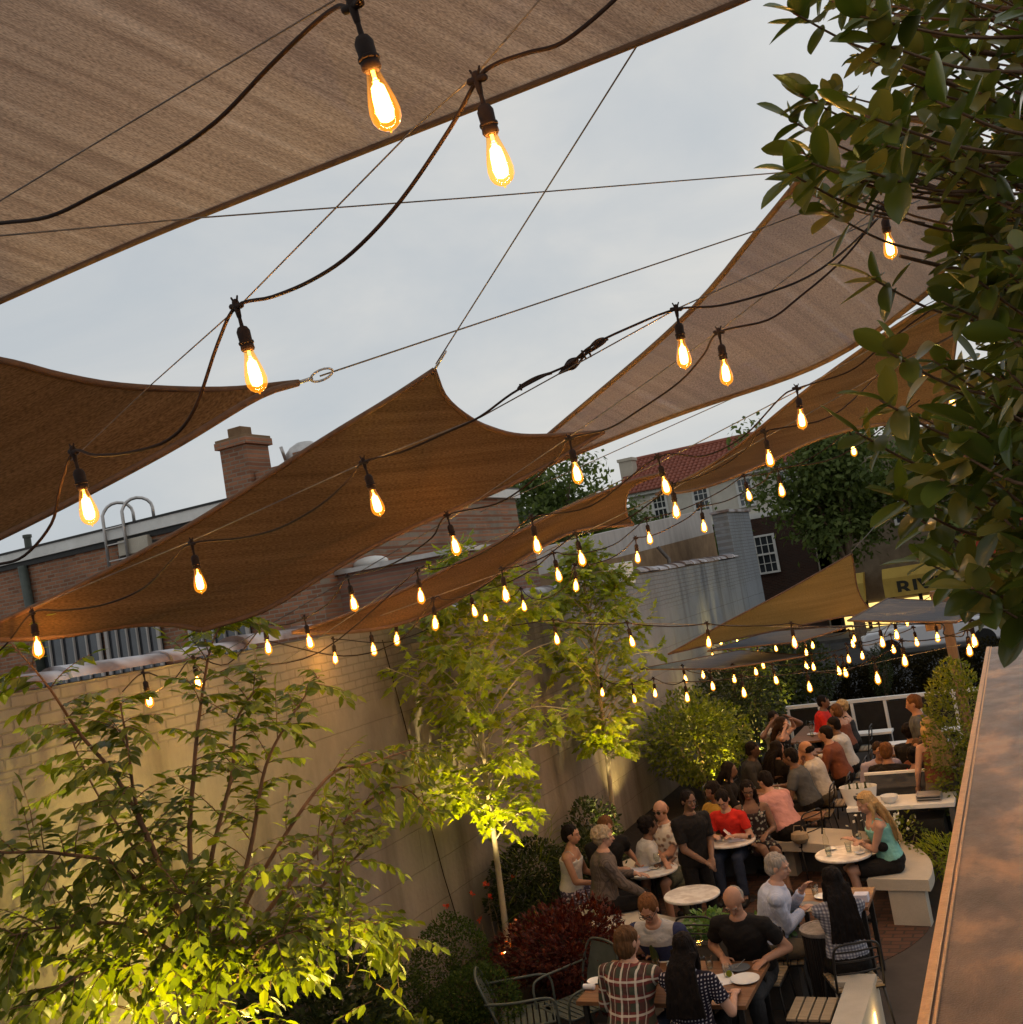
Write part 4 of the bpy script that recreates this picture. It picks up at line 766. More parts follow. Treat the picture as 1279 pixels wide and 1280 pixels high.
def twig(r, Lv, W, p, d, L, nl, ll, lw, kind, droop=0.4, tr=0.004, spread=1.0):
    d = d.normalized(); pts = [p]; k = 5
    for i in range(k):
        d = (d + V((0,0,-droop*0.25)) + rv(r,.10)).normalized(); pts.append(pts[-1]+d*(L/k))
    W.tube(pts, tr, 4, tr*0.4)
    for i in range(nl):
        t = (i+1)/nl*k*0.98; j = min(int(t), k-1); q = pts[j].lerp(pts[j+1], t-j); td = (pts[j+1]-pts[j]).normalized()
        side = td.cross(V((0,0,1))); 
        if side.length < .1: side = td.orthogonal()
        side.normalize(); sg = 1 if i % 2 else -1
        ld = (td*0.65+side*sg*0.8*spread+V((0,0,-droop*0.7))+rv(r,.3)).normalized()
        if i == nl-1: ld = td
        nn = (V((0,0,1))+rv(r,.55)).normalized()
        Lv.leaf(q, ld, nn, ll*r.uniform(.65,1.15), lw*r.uniform(.75,1.15), kind)
    return pts[-1]
def grow(r, Lv, W, limb, r0, r1, ntw, tl, nl, ll, lw, kind, droop=0.4, start=0.25, up=0.15, flat=1.0, tr=0.004):
    P = catmull(limb, 6); n = len(P); W.tube(P, r0, 7, r1)
    for i in range(ntw):
        t = start+(1-start)*((i+r.random())/ntw); f = t*(n-1); j = min(int(f), n-2); q = P[j].lerp(P[j+1], f-j); td = (P[j+1]-P[j]).normalized()
        a = r.uniform(0, 2*pi); o = td.orthogonal().normalized(); o2 = td.cross(o); d = o*cos(a)+o2*sin(a); d.z *= flat
        d = (d+td*r.uniform(.3,.9)+V((0,0,up))).normalized()
        twig(r, Lv, W, q, d, tl*r.uniform(.6,1.25)*(1.15-0.5*t), nl, ll, lw, kind, droop, tr)
def spot(loc, to, e, col=(1.0,0.72,0.22), size=75, blend=0.6, fix=None):
    li = bpy.data.lights.new('uplight', 'SPOT'); li.energy = e; li.color = col; li.spot_size = radians(size); li.spot_blend = blend; li.shadow_soft_size = 0.06
    root = thing('garden_uplight', fix, 'garden light', loc, group='warm garden uplights in the planting bed')
    d = (V(to)-V(loc)).normalized(); M3 = d.to_track_quat('Z','Y').to_matrix()
    q = MB(); q.lathe([(0.03,-0.12),(0.045,-0.10),(0.05,0.0),(0.055,0.0),(0.055,0.03),(0.047,0.03),(0.047,-0.01)], (0,0,0), 14, M3); q.rod((0,0,-0.05), (0,0,-loc[2]), 0.012, n=6); q.build('housing', 'black_metal', root, smooth=2)
    q = MB(); q.lathe([(0.0,0.0),(0.045,0.0)], V((0,0,0)), 14, M3, close=False); q.build('lens', 'glow_warm', root)
    o = bpy.data.objects.new('uplight', li); C.objects.link(o); o.parent = root; o.location = d*0.05; o.rotation_euler = (-d).to_track_quat('Z','Y').to_euler()
# --- T0 : many stemmed tree on the left
r = random.Random(11); t0 = thing('ornamental_tree', 'large many stemmed leafy tree against the left part of the wall, lit from below', 'tree', (-5.5, 5.1, 0.07)); Lv = Leaves(); W = MB()
base = V((-5.5, 5.1, 0.05)); fork = D(262,1235,6.6)
trunk = MB(); trunk.tube(catmull([base, base.lerp(fork,.5)+V((.05,0,0)), fork], 6), 0.075, 8, 0.05); trunk.build('trunk', 'red_bark', t0, smooth=True, world=True)
limbs = [[(262,1235,6.6),(200,1090,6.5),(150,980,6.4),(105,920,6.3),(60,850,6.2),(10,800,6.1)],
 [(262,1235,6.6),(195,1070,6.3),(170,1000,6.2),(165,940,6.1),(150,880,6.0)],
 [(262,1235,6.6),(240,1080,6.4),(235,960,6.5),(250,880,6.6),(262,800,6.7),(290,760,6.8)],
 [(262,1235,6.6),(265,1090,6.6),(280,980,6.7),(300,900,6.8),(330,850,6.9)],
 [(262,1235,6.6),(300,1080,6.9),(330,960,7.1),(360,890,7.3),(400,845,7.5)],
 [(262,1235,6.6),(320,1100,7.1),(400,980,7.7),(470,945,8.3),(520,935,8.7)],
 [(262,1235,6.6),(350,1120,7.2),(430,1020,7.9),(500,990,8.5),(545,1020,9.0)],
 [(262,1235,6.6),(340,1150,7.0),(420,1080,7.5),(470,1050,7.8)],
 [(262,1235,6.6),(350,1185,6.8),(440,1150,7.1),(500,1180,7.3)],
 [(262,1235,6.6),(160,1100,6.2),(70,1060,5.9),(0,1060,5.7),(-60,1050,5.5)],
 [(262,1235,6.6),(170,1160,6.2),(80,1150,5.9),(10,1170,5.7)],
 [(262,1235,6.6),(200,1200,6.1),(110,1220,5.8),(40,1260,5.6)],
 [(262,1235,6.6),(280,1180,6.2),(260,1130,6.0),(220,1110,5.9)],
 [(262,1235,6.6),(310,1200,6.3),(330,1170,6.2),(380,1160,6.2)],
 [(262,1235,6.6),(240,1160,6.5),(200,1120,6.6),(120,1000,6.8),(80,900,7.0)]]
for i, lb in enumerate(limbs):
    L = [D(*p) for p in lb]
    for k in range(1, len(L)-1): L[k] += rv(r, .05)
    low = i >= 8
    grow(r, Lv, W, L, 0.020 if i < 8 else 0.016, 0.004, 32 if low else 25, 0.44, 11, 0.108, 0.055, 'e', 0.55, 0.18 if low else 0.22, 0.05, 0.7)
for i in range(150):     # dense lower skirt
    p = D(r.gauss(215,115), r.uniform(1060,1340), r.uniform(5.9,7.0)); p.x = max(p.x, -6.35)
    twig(r, Lv, W, p, rv(r)+V((0,0,.1)), .40, 8, 0.105, 0.055, 'e', .6)
Lv.build('leaves', 'leaf_green', t0); W.build('branch', 'red_bark', t0, smooth=True, world=True)
spot((-5.2, 4.3, 0.35), (-5.0, 5.6, 2.6), 1150, col=(1.0,0.78,0.20), size=95, fix='garden spotlight under the leftmost many stemmed tree')
spot((-6.2, 6.0, 0.35), (-5.4, 5.0, 3.0), 420, col=(1.0,0.78,0.20), size=100, fix='garden spotlight between the leftmost tree and the wall')
# --- maples
def maple(label, base, H_, cr, z0, seed, nb=34, ll=0.10, mat='leaf_maple', tw=7, squash=0.8, lean=(0,0)):
    r = random.Random(seed); b = V(base); t = thing('maple_tree', label, 'tree', base); Lv = Leaves(); W = MB()
    top = b+V((lean[0], lean[1], H_)); mid = b.lerp(top, .5)+V((r.uniform(-.05,.05), 0, 0))
    q = MB(); P = catmull([b, b.lerp(mid, .5), mid, mid.lerp(top, .5)+V((.04,0,0)), top], 6); q.tube(P, 0.042, 9, 0.008); q.build('trunk', 'pale_bark', t, smooth=True, world=True)
    for i in range(nb):
        f = z0/H_+(1-z0/H_)*(i+.5)/nb; j = f*(len(P)-1); jj = min(int(j), len(P)-2); p = P[jj].lerp(P[jj+1], j-jj)
        g = (f-z0/H_)/(1-z0/H_); rad = cr*(min(1, 0.45+1.6*g) if g < .35 else (1-(g-.35)/.65)**0.75+.12)*r.uniform(.75,1.2)
        a = i*2.4+r.uniform(-.4,.4); dx = cos(a); dy = sin(a)*squash
        e = p+V((dx*rad*.5+.10*rad, dy*rad, rad*r.uniform(.1,.6)))
        if e.x < -6.5: e.x = -6.45
        grow(r, Lv, W, [p, p.lerp(e,.5)+V((0,0,.10*rad)), e], 0.012, 0.003, tw, 0.34, 6, ll, ll*.62, 'm', .5, .2, .15, .9, .003)
    Lv.build('leaves', mat, t); W.build('branch', 'pale_bark', t, smooth=True, world=True); return t
maple('young maple with pale straight trunk and bright lit crown in the middle of the wall', (-6.13,10.75,0.05), 4.6, 1.95, 1.30, 21, nb=60, ll=0.115, tw=12, lean=(.25,0))
maple('second young maple farther back with its lower crown glowing yellow green', (-6.15,14.5,0.05), 4.6, 1.6, 1.3, 22, nb=56, ll=0.12, tw=11, lean=(.2,0))
spot((-5.62,9.6,0.3), (-5.95,10.95,3.0), 1500, col=(1.0,.78,.34), size=56, blend=1.0, fix='garden spotlight at the foot of the middle maple')
spot((-5.7,13.2,0.25), (-6.0,14.6,2.9), 1400, col=(1.0,.78,.34), size=58, blend=1.0, fix='garden spotlight at the foot of the second maple')
spot((-6.0,15.6,0.25), (-6.5,16.4,2.4), 130, size=90, fix='garden spotlight washing the wall behind the curved bench')
# --- bushes and shrubs
def bush(name, label, c, rad, n, ll, lw, kind, mat, seed, cat='shrub', stems=True, fill=0.35, rough=0.22, group=None):
    r = random.Random(seed); c = V(c); t = thing(name, label, cat, (c.x, c.y, 0.06), group=group); Lv = Leaves(); W = MB()
    if stems:
        for k in range(7):
            a = r.uniform(0, 2*pi); e = c+V((cos(a)*rad[0]*.6, sin(a)*rad[1]*.6, rad[2]*r.uniform(.0,.6))); W.tube(catmull([V((c.x,c.y,.05)), V((c.x,c.y,.05)).lerp(e,.5)+rv(r,.05), e], 4), .012, 5, .004)
    lob = [(V((r.gauss(0,1), r.gauss(0,1), r.gauss(0,.8))).normalized(), r.uniform(.75,1.25)) for _ in range(14)]
    for i in range(n):
        d = V((r.gauss(0,1), r.gauss(0,1), r.gauss(0,1))).normalized(); s = 1.0
        b = max(lob, key=lambda q_: q_[0].dot(d)); s = (1-rough)+rough*b[1]*1.6*max(0, b[0].dot(d))**2
        k = 1-fill*r.random()**1.5 if r.random() < .8 else r.random()
        p = c+V((d.x*rad[0], d.y*rad[1], d.z*rad[2]))*(s*k)
        if p.z < 0.08 or p.x < -6.57: continue
        Lv.leaf(p, (d+rv(r,.8)+V((0,0,.1))), (d+V((0,0,.8))+rv(r,.5)).normalized(), ll*r.uniform(.6,1.25), lw*r.uniform(.7,1.2), kind)
    Lv.build('foliage', mat, t)
    if stems: W.build('stem', 'bark', t, smooth=True, world=True)
    return t
GB = 'round clipped box shrubs in the bed'
bush('box_shrub', 'clipped round box shrub nearest the bottom edge beside the metal chairs', (-5.2,8.4,.42), (.42,.42,.42), 5200, .034, .024, 'q', 'leaf_box', 31, group=GB, rough=.08, fill=.2)
bush('box_shrub', 'taller clipped round box shrub behind and left of the nearest one', (-5.85,9.1,.55), (.42,.42,.50), 5200, .034, .024, 'q', 'leaf_box', 32, group=GB, rough=.10, fill=.2)
bush('box_shrub', 'dark box shrub half hidden between the leafy shrub and its clipped neighbours', (-6.05,8.3,.45), (.4,.4,.42), 3800, .034, .024, 'q', 'leaf_box', 33, group=GB, rough=.12)
bush('leafy_shrub', 'loose dark green shrub with pointed leaves at the foot of the wall', (-6.1,7.3,.75), (.6,.75,.75), 4600, .085, .042, 'e', 'leaf_dark', 34)
bush('leafy_shrub', 'low mid green shrub at the bottom edge left of the box shrubs', (-5.55,7.4,.35), (.55,.5,.45), 1900, .08, .045, 'e', 'leaf_green', 35)
bush('leafy_shrub', 'dark shrub growing at the foot of the middle maple trunk', (-6.05,11.5,.55), (.5,.75,.6), 5200, .055, .034, 'e', 'leaf_dark', 36)
bush('leafy_shrub', 'dark shrub between the maple trunk and the curved bench', (-5.75,12.5,.45), (.42,.7,.5), 4200, .055, .034, 'e', 'leaf_dark', 37)
bush('leafy_shrub', 'small shrub behind the woman in the white top', (-6.1,13.6,.6), (.35,.5,.55), 1300, .07, .045, 'e', 'leaf_dark', 39)
bush('red_maple_shrub', 'dark red mounded Japanese maple beside the curved bench', (-4.75,9.55,.52), (.68,.58,.45), 5600, .062, .028, 'm', 'leaf_red', 38, rough=.5, fill=.5)
# thin flowering stems
fl = thing('flowering_plant', 'thin stems with small red flowers in front of the wall', 'plant', (-6.25,9.9,.06)); q = MB(); P = Leaves(); r = random.Random(5)
for (px, py, d) in ((558,1133,11.6),(608,1105,12.1),(612,1122,12.1),(600,1150,12),(590,1118,12),(640,1098,12.4)):
    P = Leaves()
    e = D(px, py, d); b = V((e.x+.08, e.y-.1, .06)); q.tube(catmull([b, b.lerp(e,.6)+rv(r,.05), e], 5), .005, 4, .003)
    for k in range(9): P.leaf(e, rv(r)+V((0,0,.3)), rv(r), .05, .035, 'q')
    P.build('flower', 'petal_red', fl)
q.build('stem', 'bark', fl, world=True)
bush('grass_clump', 'wispy pale green grass clump behind the middle maple trunk', (-5.95,11.4,.8), (.3,.4,.6), 260, .4, .012, 'q', 'leaf_green', 44, cat='grass clump', stems=False)
# mid-distance trees by the far tables
def smalltree(label, c, rad, n, ll, mat, seed, name='small_tree', kind='e', bark='bark'):
    t = bush(name, label, c, rad, n, ll, ll*.55, kind, mat, seed, cat='tree', rough=.35, fill=.5)
    q = MB(); q.tube([(c[0],c[1],.02),(c[0]+.03,c[1],c[2]*.6),(c[0],c[1],c[2]+rad[2]*.5)], .045, 7, .015); q.build('trunk', bark, t, smooth=True, world=True)
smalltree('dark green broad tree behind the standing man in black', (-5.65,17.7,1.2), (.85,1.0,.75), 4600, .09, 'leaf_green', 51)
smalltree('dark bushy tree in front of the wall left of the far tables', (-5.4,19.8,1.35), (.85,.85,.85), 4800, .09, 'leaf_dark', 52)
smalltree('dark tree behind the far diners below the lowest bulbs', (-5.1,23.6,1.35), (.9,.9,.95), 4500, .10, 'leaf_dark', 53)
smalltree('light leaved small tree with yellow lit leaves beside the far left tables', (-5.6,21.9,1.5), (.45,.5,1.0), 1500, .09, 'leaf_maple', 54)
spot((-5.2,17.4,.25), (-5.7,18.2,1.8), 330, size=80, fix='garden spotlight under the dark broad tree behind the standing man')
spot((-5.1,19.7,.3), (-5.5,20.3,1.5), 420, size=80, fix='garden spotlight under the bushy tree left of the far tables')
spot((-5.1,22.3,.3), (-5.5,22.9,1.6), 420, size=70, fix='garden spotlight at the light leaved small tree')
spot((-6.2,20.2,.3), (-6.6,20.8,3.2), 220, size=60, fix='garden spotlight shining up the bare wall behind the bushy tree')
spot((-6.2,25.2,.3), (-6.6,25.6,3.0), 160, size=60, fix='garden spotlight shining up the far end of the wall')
bush('potted_shrub', 'tall dense green shrub in a pot beside the timber post on the right', (-1.05,13.9,1.35), (.42,.5,1.05), 5200, .06, .035, 'e', 'leaf_green', 55)
q = MB(); q.lathe([(.20,0),(.27,.42),(.30,.42),(.30,.46),(.25,.46),(.24,.40)], (-1.02,12.9,0), 20); tag(q.build('plant_pot', 'dark_concrete', None, smooth=2), 'round dark planter pot at the right behind the service table', 'plant pot')
for i, (x, y, s) in enumerate(((-4.6,27.6,.9),(-3.4,27.4,1.0),(-2.2,27.7,.95),(-1.0,27.4,1.1),(0.2,27.2,1.2))):
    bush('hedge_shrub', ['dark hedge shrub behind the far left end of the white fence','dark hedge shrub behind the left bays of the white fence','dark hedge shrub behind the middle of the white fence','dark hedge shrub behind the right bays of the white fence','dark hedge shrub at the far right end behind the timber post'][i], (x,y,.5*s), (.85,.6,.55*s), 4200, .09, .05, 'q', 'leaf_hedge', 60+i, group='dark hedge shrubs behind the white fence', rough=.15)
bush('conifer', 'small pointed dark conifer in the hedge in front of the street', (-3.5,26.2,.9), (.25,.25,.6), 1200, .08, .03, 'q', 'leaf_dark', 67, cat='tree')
bush('leafy_shrub', 'shrub with white flowers behind the right end of the curved bench', (-1.9,13.0,.5), (.35,.25,.35), 520, .06, .035, 'e', 'leaf_green', 68)
bush('leafy_shrub', 'low olive grass-like shrub behind the right end of the curved bench', (-1.35,12.75,.42), (.35,.3,.22), 900, .09, .02, 'q', 'leaf_maple', 69)
wf = Leaves(); r = random.Random(8)
for k in range(60): wf.leaf(V((-2.0+r.gauss(0,.14), 12.95+r.gauss(0,.12), .8+r.gauss(0,.08))), rv(r), rv(r), .05, .04, 'q')
tag(wf.build('white_flowers', 'petal_white'), 'cluster of tiny white flowers beside the blonde woman on the bench', 'flowers')
# --- street trees
def bigtree(label, base, H_, crown, n, ll, mat, seed, limbs=9, name='street_tree', hole=.35):
    r = random.Random(seed); b = V(base); t = thing(name, label, 'tree', base); Lv = Leaves(); W = MB(); q = MB(); fk = b+V((0,0,H_*.35)); q.tube(catmull([b, b.lerp(fk,.5)+rv(r,.1), fk], 5), H_*.028, 8, H_*.02); q.build('trunk', 'bark', t, smooth=True, world=True)
    cl = []
    for k in range(limbs):
        a = k*2.4+r.random(); f = r.uniform(.25,1.0); e = V((b.x+cos(a)*crown[0]*r.uniform(.35,.95), b.y+sin(a)*crown[1]*r.uniform(.35,.95), b.z+H_*(.45+.5*f)))
        W.tube(catmull([fk, fk.lerp(e,.5)+V((0,0,H_*.04)), e], 5), H_*.012, 5, H_*.004); cl.append((e, r.uniform(.16,.26)*H_))
        for m_ in range(2): e2 = e+rv(r, H_*.14); cl.append((e2, r.uniform(.10,.19)*H_)); W.tube([fk.lerp(e,.7), e2], H_*.005, 4, H_*.002)
    for i in range(n):
        c, s = cl[r.randrange(len(cl))]; d = V((r.gauss(0,1), r.gauss(0,1), r.gauss(0,.7))).normalized(); k = r.random()**.45
        p = c+d*(s*k)
        if noise.noise(p*(1.4/ (H_*.12)))*.5+.5 < hole: continue
        Lv.leaf(p, rv(r)+V((0,0,-.2)), (d+V((0,0,1))+rv(r,.6)).normalized(), ll*r.uniform(.6,1.3), ll*.6, 'q')
    Lv.build('crown', mat, t); W.build('limb', 'bark', t, smooth=True, world=True)
bigtree('big dark street tree in front of the tan shop building right of the white house', (-5.9,41,0), 8.4, (1.9,1.8), 15000, .26, 'leaf_far', 71, 12, hole=.40)
bigtree('darker street tree behind the big leaves at the right', (-2.3,43,0), 8.0, (2.6,2), 9000, .26, 'leaf_far', 72, 9)
bigtree('round leafy tree against the sky left of the white house', (-17.6,40,0), 9.0, (1.9,1.9), 9000, .28, 'leaf_far', 73, 9)
bigtree('dark leafy tree behind the lower end of the see-through sail', (-15.8,31,0), 6.7, (1.8,1.6), 7000, .20, 'leaf_dark', 74, 8)
bigtree('tree in front of the left side of the white house roof', (-16.4,45,0), 7.6, (1.0,1.0), 5000, .25, 'leaf_far', 75, 8)
bigtree('low tree crown showing above the pale parapet', (-12.6,42,0), 5.9, (2.2,1.5), 7000, .22, 'leaf_far', 76, 8)
# --- magnolia close to the camera
r = random.Random(91); mg = thing('magnolia_tree', 'close dark green tree with large glossy leaves filling the upper right', 'tree', (.55,2.5,2.45)); Lv = Leaves(); W = MB()
tk = MB(); tk.tube(catmull([(.62,2.5,2.4),(.60,2.5,3.4),(.62,2.45,4.6),(.52,2.4,5.4),(.5,2.4,6.4)], 6), .06, 9, .03); tk.build('trunk', 'bark', mg, smooth=True, world=True)
def edge(y):       # left outline of the crown by image row (pixels)
    T = [(-60,985),(15,975),(60,1045),(100,1000),(130,965),(190,985),(225,958),(262,1010),(330,1062),(370,1130),(420,1180),(490,1130),(535,1085),(580,1110),(640,1165),(700,1190),(740,1190),(790,1240),(830,1275)]
    for (a, b), (c, d) in zip(T, T[1:]):
        if a <= y <= c: return b+(d-b)*(y-a)/(c-a)
    return 1300
def rosette(tip, d, nl, L, Wd):
    for i in range(nl):
        a = i*2.4+r.random(); o = d.orthogonal().normalized(); o2 = d.cross(o); t = i/nl
        ld = (o*cos(a)+o2*sin(a))*(.95-.45*t)+d*(.35+.6*t)+V((0,0,-.12))
        Lv.leaf(tip-d*(.10*(1-t)), ld, (d*.5+V((0,0,.9))+rv(r,.45)), L*r.uniform(.7,1.15), Wd*r.uniform(.8,1.15), 'b')
def sprig(px, py, dep, pull=None, L=.085, nl=7):
    tip = D(px, py, dep); y0 = py+r.uniform(20,90); src = D(1330, min(y0, 760), dep+r.uniform(-.1,.4)) if pull is None else D(*pull)
    s = tip.lerp(src, min(1, .42/max((src-tip).length,.01))) if (src-tip).length > .42 else src
    d = (tip-s).normalized(); P = catmull([s, s.lerp(tip,.5)+V((0,0,-.02)), tip], 4); W.tube(P, .0042, 5, .0024); rosette(tip, d, nl, L, L*r.uniform(.42,.58)); return s
nodes_ = []
for i in range(420):
    py = r.uniform(-60, 800); e = edge(py); px = e+26+(1340-e)*r.random()**.85
    if py > 640 and px < e+40: continue
    if any((px-a)**2+(py-b)**2 < c*c for a, b, c in ((1112,300,62),(1112,488,45),(1190,498,40))): continue
    dep = r.uniform(1.75, 3.3)
    # keep a few sky gaps
    if noise.noise(V((px*.016, py*.016, 2.0))) > .24 and px < 1250: continue
    nodes_.append(sprig(px, py, dep, nl=r.choice((6,7,8,9)), L=r.uniform(.065,.105)))
for i in range(70):
    sprig(r.uniform(1140,1330), r.uniform(-40,720), r.uniform(2.3,3.4), nl=r.choice((6,7,8,9)), L=r.uniform(.065,.105))
for (px, py, dep) in ((992,16,2.3),(1000,118,2.4),(988,150,2.5),(1002,190,2.3),(985,215,2.2),(1030,262,2.4),(1085,345,2.2),(1110,440,2.1),(1100,500,2.0),(1070,540,2.1),(1120,620,2.0),(1150,650,2.2),(1190,710,2.0),(1215,735,1.9),(1250,760,1.9),(1135,575,2.3)):
    sprig(px, py, dep, pull=(px+150, py+60, dep+.25), nl=8, L=.095)
for k in range(14):
    y = -40+k*60; a = D(1350, y+60, 2.5); b = D(edge(y)+70+r.uniform(0,80), y, r.uniform(2.0,2.9)); W.tube(catmull([a, a.lerp(b,.5)+rv(r,.06), b], 5), .009, 6, .004)
Lv.build('leaves', 'leaf_magnolia', mg, smooth=True); W.build('branch', 'red_bark', mg, smooth=True, world=True)
pb = MB(); pb.box((.75,2.7,2.62), (.9,1.6,.44)); tag(pb.build('planter_box', 'dark_concrete', None), 'dark planter box on the terrace holding the close tree', 'planter')
wire('wall_cable', 'thin dark cable running straight down the wall between the left tree and the middle maple', [WX(478,800,-6.58), WX(505,900,-6.58), WX(530,1000,-6.58), WX(555,1095,-6.58), WX(572,1150,-6.58)], .006, 'cable', 'rubber')
# ------------------------------------------------------------------ curved bench
cb = thing('curved_bench', 'pale cast concrete bench curving in a broad circle round the brick paving', 'bench', (BC.x, BC.y, 0))
def arc(q, r0, r1, z0, z1, a0, a1, n=48):
    vs = []; fs = []
    for k in range(n+1):
        a = radians(a0+(a1-a0)*k/n)
        for (r_, z_) in ((r0,z0),(r1,z0),(r1,z1-.008),(r1-.008,z1),(r0+.008,z1),(r0,z1-.008)): vs.append((BC.x+r_*cos(a), BC.y+r_*sin(a), z_))
    for k in range(n):
        for j in range(6): a_ = k*6+j; b_ = k*6+(j+1) % 6; fs.append((a_, b_, b_+6, a_+6))
    fs.append(tuple(range(6))[::-1]); fs.append(tuple(range(n*6, n*6+6))); q.add(vs, fs)
q = MB(); arc(q, 1.38, 2.03, .38, .50, -8, 40); arc(q, 1.38, 2.03, .38, .50, 40.1, 150); arc(q, 1.38, 2.03, .38, .50, 150.1, 262); q.build('seat', 'cast_concrete', cb, world=True, fix=True, smooth=2)
for a in (-5, 40, 85, 130, 175, 215, 259):
    q = MB(); arc(q, 1.58, 1.96, 0.0, .379, a-2.2, a+2.2, 4); q.build('leg', 'cast_concrete', cb, world=True, fix=True)
q = MB(); arc(q, 1.78, 1.82, 0.0, .378, 44, 256, 40); q.build('back_panel', 'dark_concrete', cb, world=True, fix=True)
# round bistro tables
TG = 'round marble bistro tables inside the curved bench'
def rtable(label, x, y, r=.30, z=.74):
    t = thing('bistro_table', label, 'table', (x, y, 0), group=TG)
    q = MB(); q.lathe([(0.01,z-.028),(r-.008,z-.028),(r,z-.02),(r,z-.006),(r-.006,z),(0.01,z)], n=40); q.build('table_top', 'marble', t, smooth=2)
    q = MB(); q.lathe([(.035,.02),(.028,.1),(.028,z-.06),(.05,z-.045),(.12,z-.029)], n=14); q.build('pedestal', 'black_metal', t, smooth=2)
    q = MB(); q.lathe([(.20,0.006),(.20,.014),(.05,.03),(.03,.05)], n=24); q.build('base', 'black_metal', t, smooth=2)
rtable('empty round marble table nearest the camera inside the curved bench', -3.76, 10.67, .30)
rtable('round marble table with papers and glasses beside the striped shirt person', -4.52, 11.58, .31)
rtable('round marble table with a white folded menu in front of the woman in red', -3.84, 12.66, .31)
rtable('round marble table with bottle and glasses beside the blonde woman', -2.36, 11.92, .31)
# wooden tables
WG = 'rectangular wooden dining tables'
def wtable(label, x0, x1, y0, y1, z=.75, rz=0):
    t = thing('dining_table', label, 'table', ((x0+x1)/2, (y0+y1)/2, 0), rz, group=WG); w_, d_ = x1-x0, y1-y0
    q = MB()
    nb_ = max(3, int(d_/.16))
    for k in range(nb_): q.box((0, -d_/2+(k+.5)*d_/nb_, z-.017), (w_, d_/nb_-.002, .034))
    q.build('table_top', 'table_wood', t)
    for sx in (-1, 1):
        for sy in (-1, 1): q = MB(); q.box((sx*(w_/2-.06), sy*(d_/2-.06), (z-.035)/2), (.045,.045,z-.036)); q.build('leg', 'black_metal', t)
wtable('wooden dining table at the bottom of the picture shared by four diners', -3.98, -2.53, 7.96, 8.84)
wtable('wooden table between the grey haired man and the woman in checks', -2.62, -1.86, 10.05, 10.62, .78)
wtable('long wooden table nearest of the crowded far left row', -4.28, -3.62, 13.95, 15.75)
wtable('long wooden table in the middle of the crowded far left row', -4.25, -3.6, 16.2, 18.0)
wtable('long wooden table at the far end of the left row', -4.3, -3.65, 18.7, 20.3)
wtable('table behind the low partition on the right', -2.35, -1.35, 14.75, 15.35)
wtable('second table behind the partition, nearer the white fence', -2.4, -1.4, 17.0, 17.6)
wtable('corner of a wooden table behind the woman in the flowered dress', -3.45, -2.95, 13.95, 14.3, .62)
# chairs
def chair_proto():
    t = thing('metal_chair', 'x', 'chair', group='black metal dining chairs')
    q = MB()
    for k in range(7): q.box((0, -.19+k*.063, .45), (.40, .05, .014))
    q.build('seat', 'slat_wood', t)
    q = MB(); q.tube([(-.2,-.2,.435),(.2,-.2,.435),(.2,.2,.435),(-.2,.2,.435),(-.2,-.2,.435)], .011, 6); q.build('seat_frame', 'black_metal', t, smooth=True)
    q = MB(); q.tube(catmull([(-.2,-.2,.44),(-.2,-.25,.68),(-.17,-.28,.83),(0,-.29,.85),(.17,-.28,.83),(.2,-.25,.68),(.2,-.2,.44)], 4), .011, 6)
    for zz in (.6,.7,.78): q.tube([(-.19,-.24-.1*(zz-.6),zz),(0,-.26-.1*(zz-.6),zz),(.19,-.24-.1*(zz-.6),zz)], .008, 5)
    q.build('backrest', 'black_metal', t, smooth=True)
    for sx in (-1, 1):
        for sy in (-1, 1): q = MB(); q.tube([(sx*.19, sy*.19, .44), (sx*.23, sy*.24, 0)], .011, 6); q.build('leg', 'black_metal', t, smooth=True)
    return t
CPR = chair_proto(); cused = [False]
def chair(x, y, rz, label):
    W = TR(x, y, 0, radians(rz))
    if not cused[0]: cused[0] = True; CPR.matrix_world = W; ROOT[CPR.name] = W; CPR['label'] = label
    else: dup(CPR, W, label)
st = thing('slatted_stool', 'slatted wood stool on black legs right of the man in the black shirt', 'stool', (-2.18, 8.6, 0))
q = MB(); 
for k in range(4): q.box((-.135+k*.09, 0, .46), (.075,.42,.02))
q.build('seat', 'slat_wood', st)
for sx in (-1, 1):
    for sy in (-1, 1): q = MB(); q.box((sx*.15, sy*.18, .225), (.025,.025,.45)); q.build('leg', 'black_metal', st)
q = MB(); q.box((0,0,.445), (.34,.40,.012)); q.build('seat_frame', 'black_metal', st)
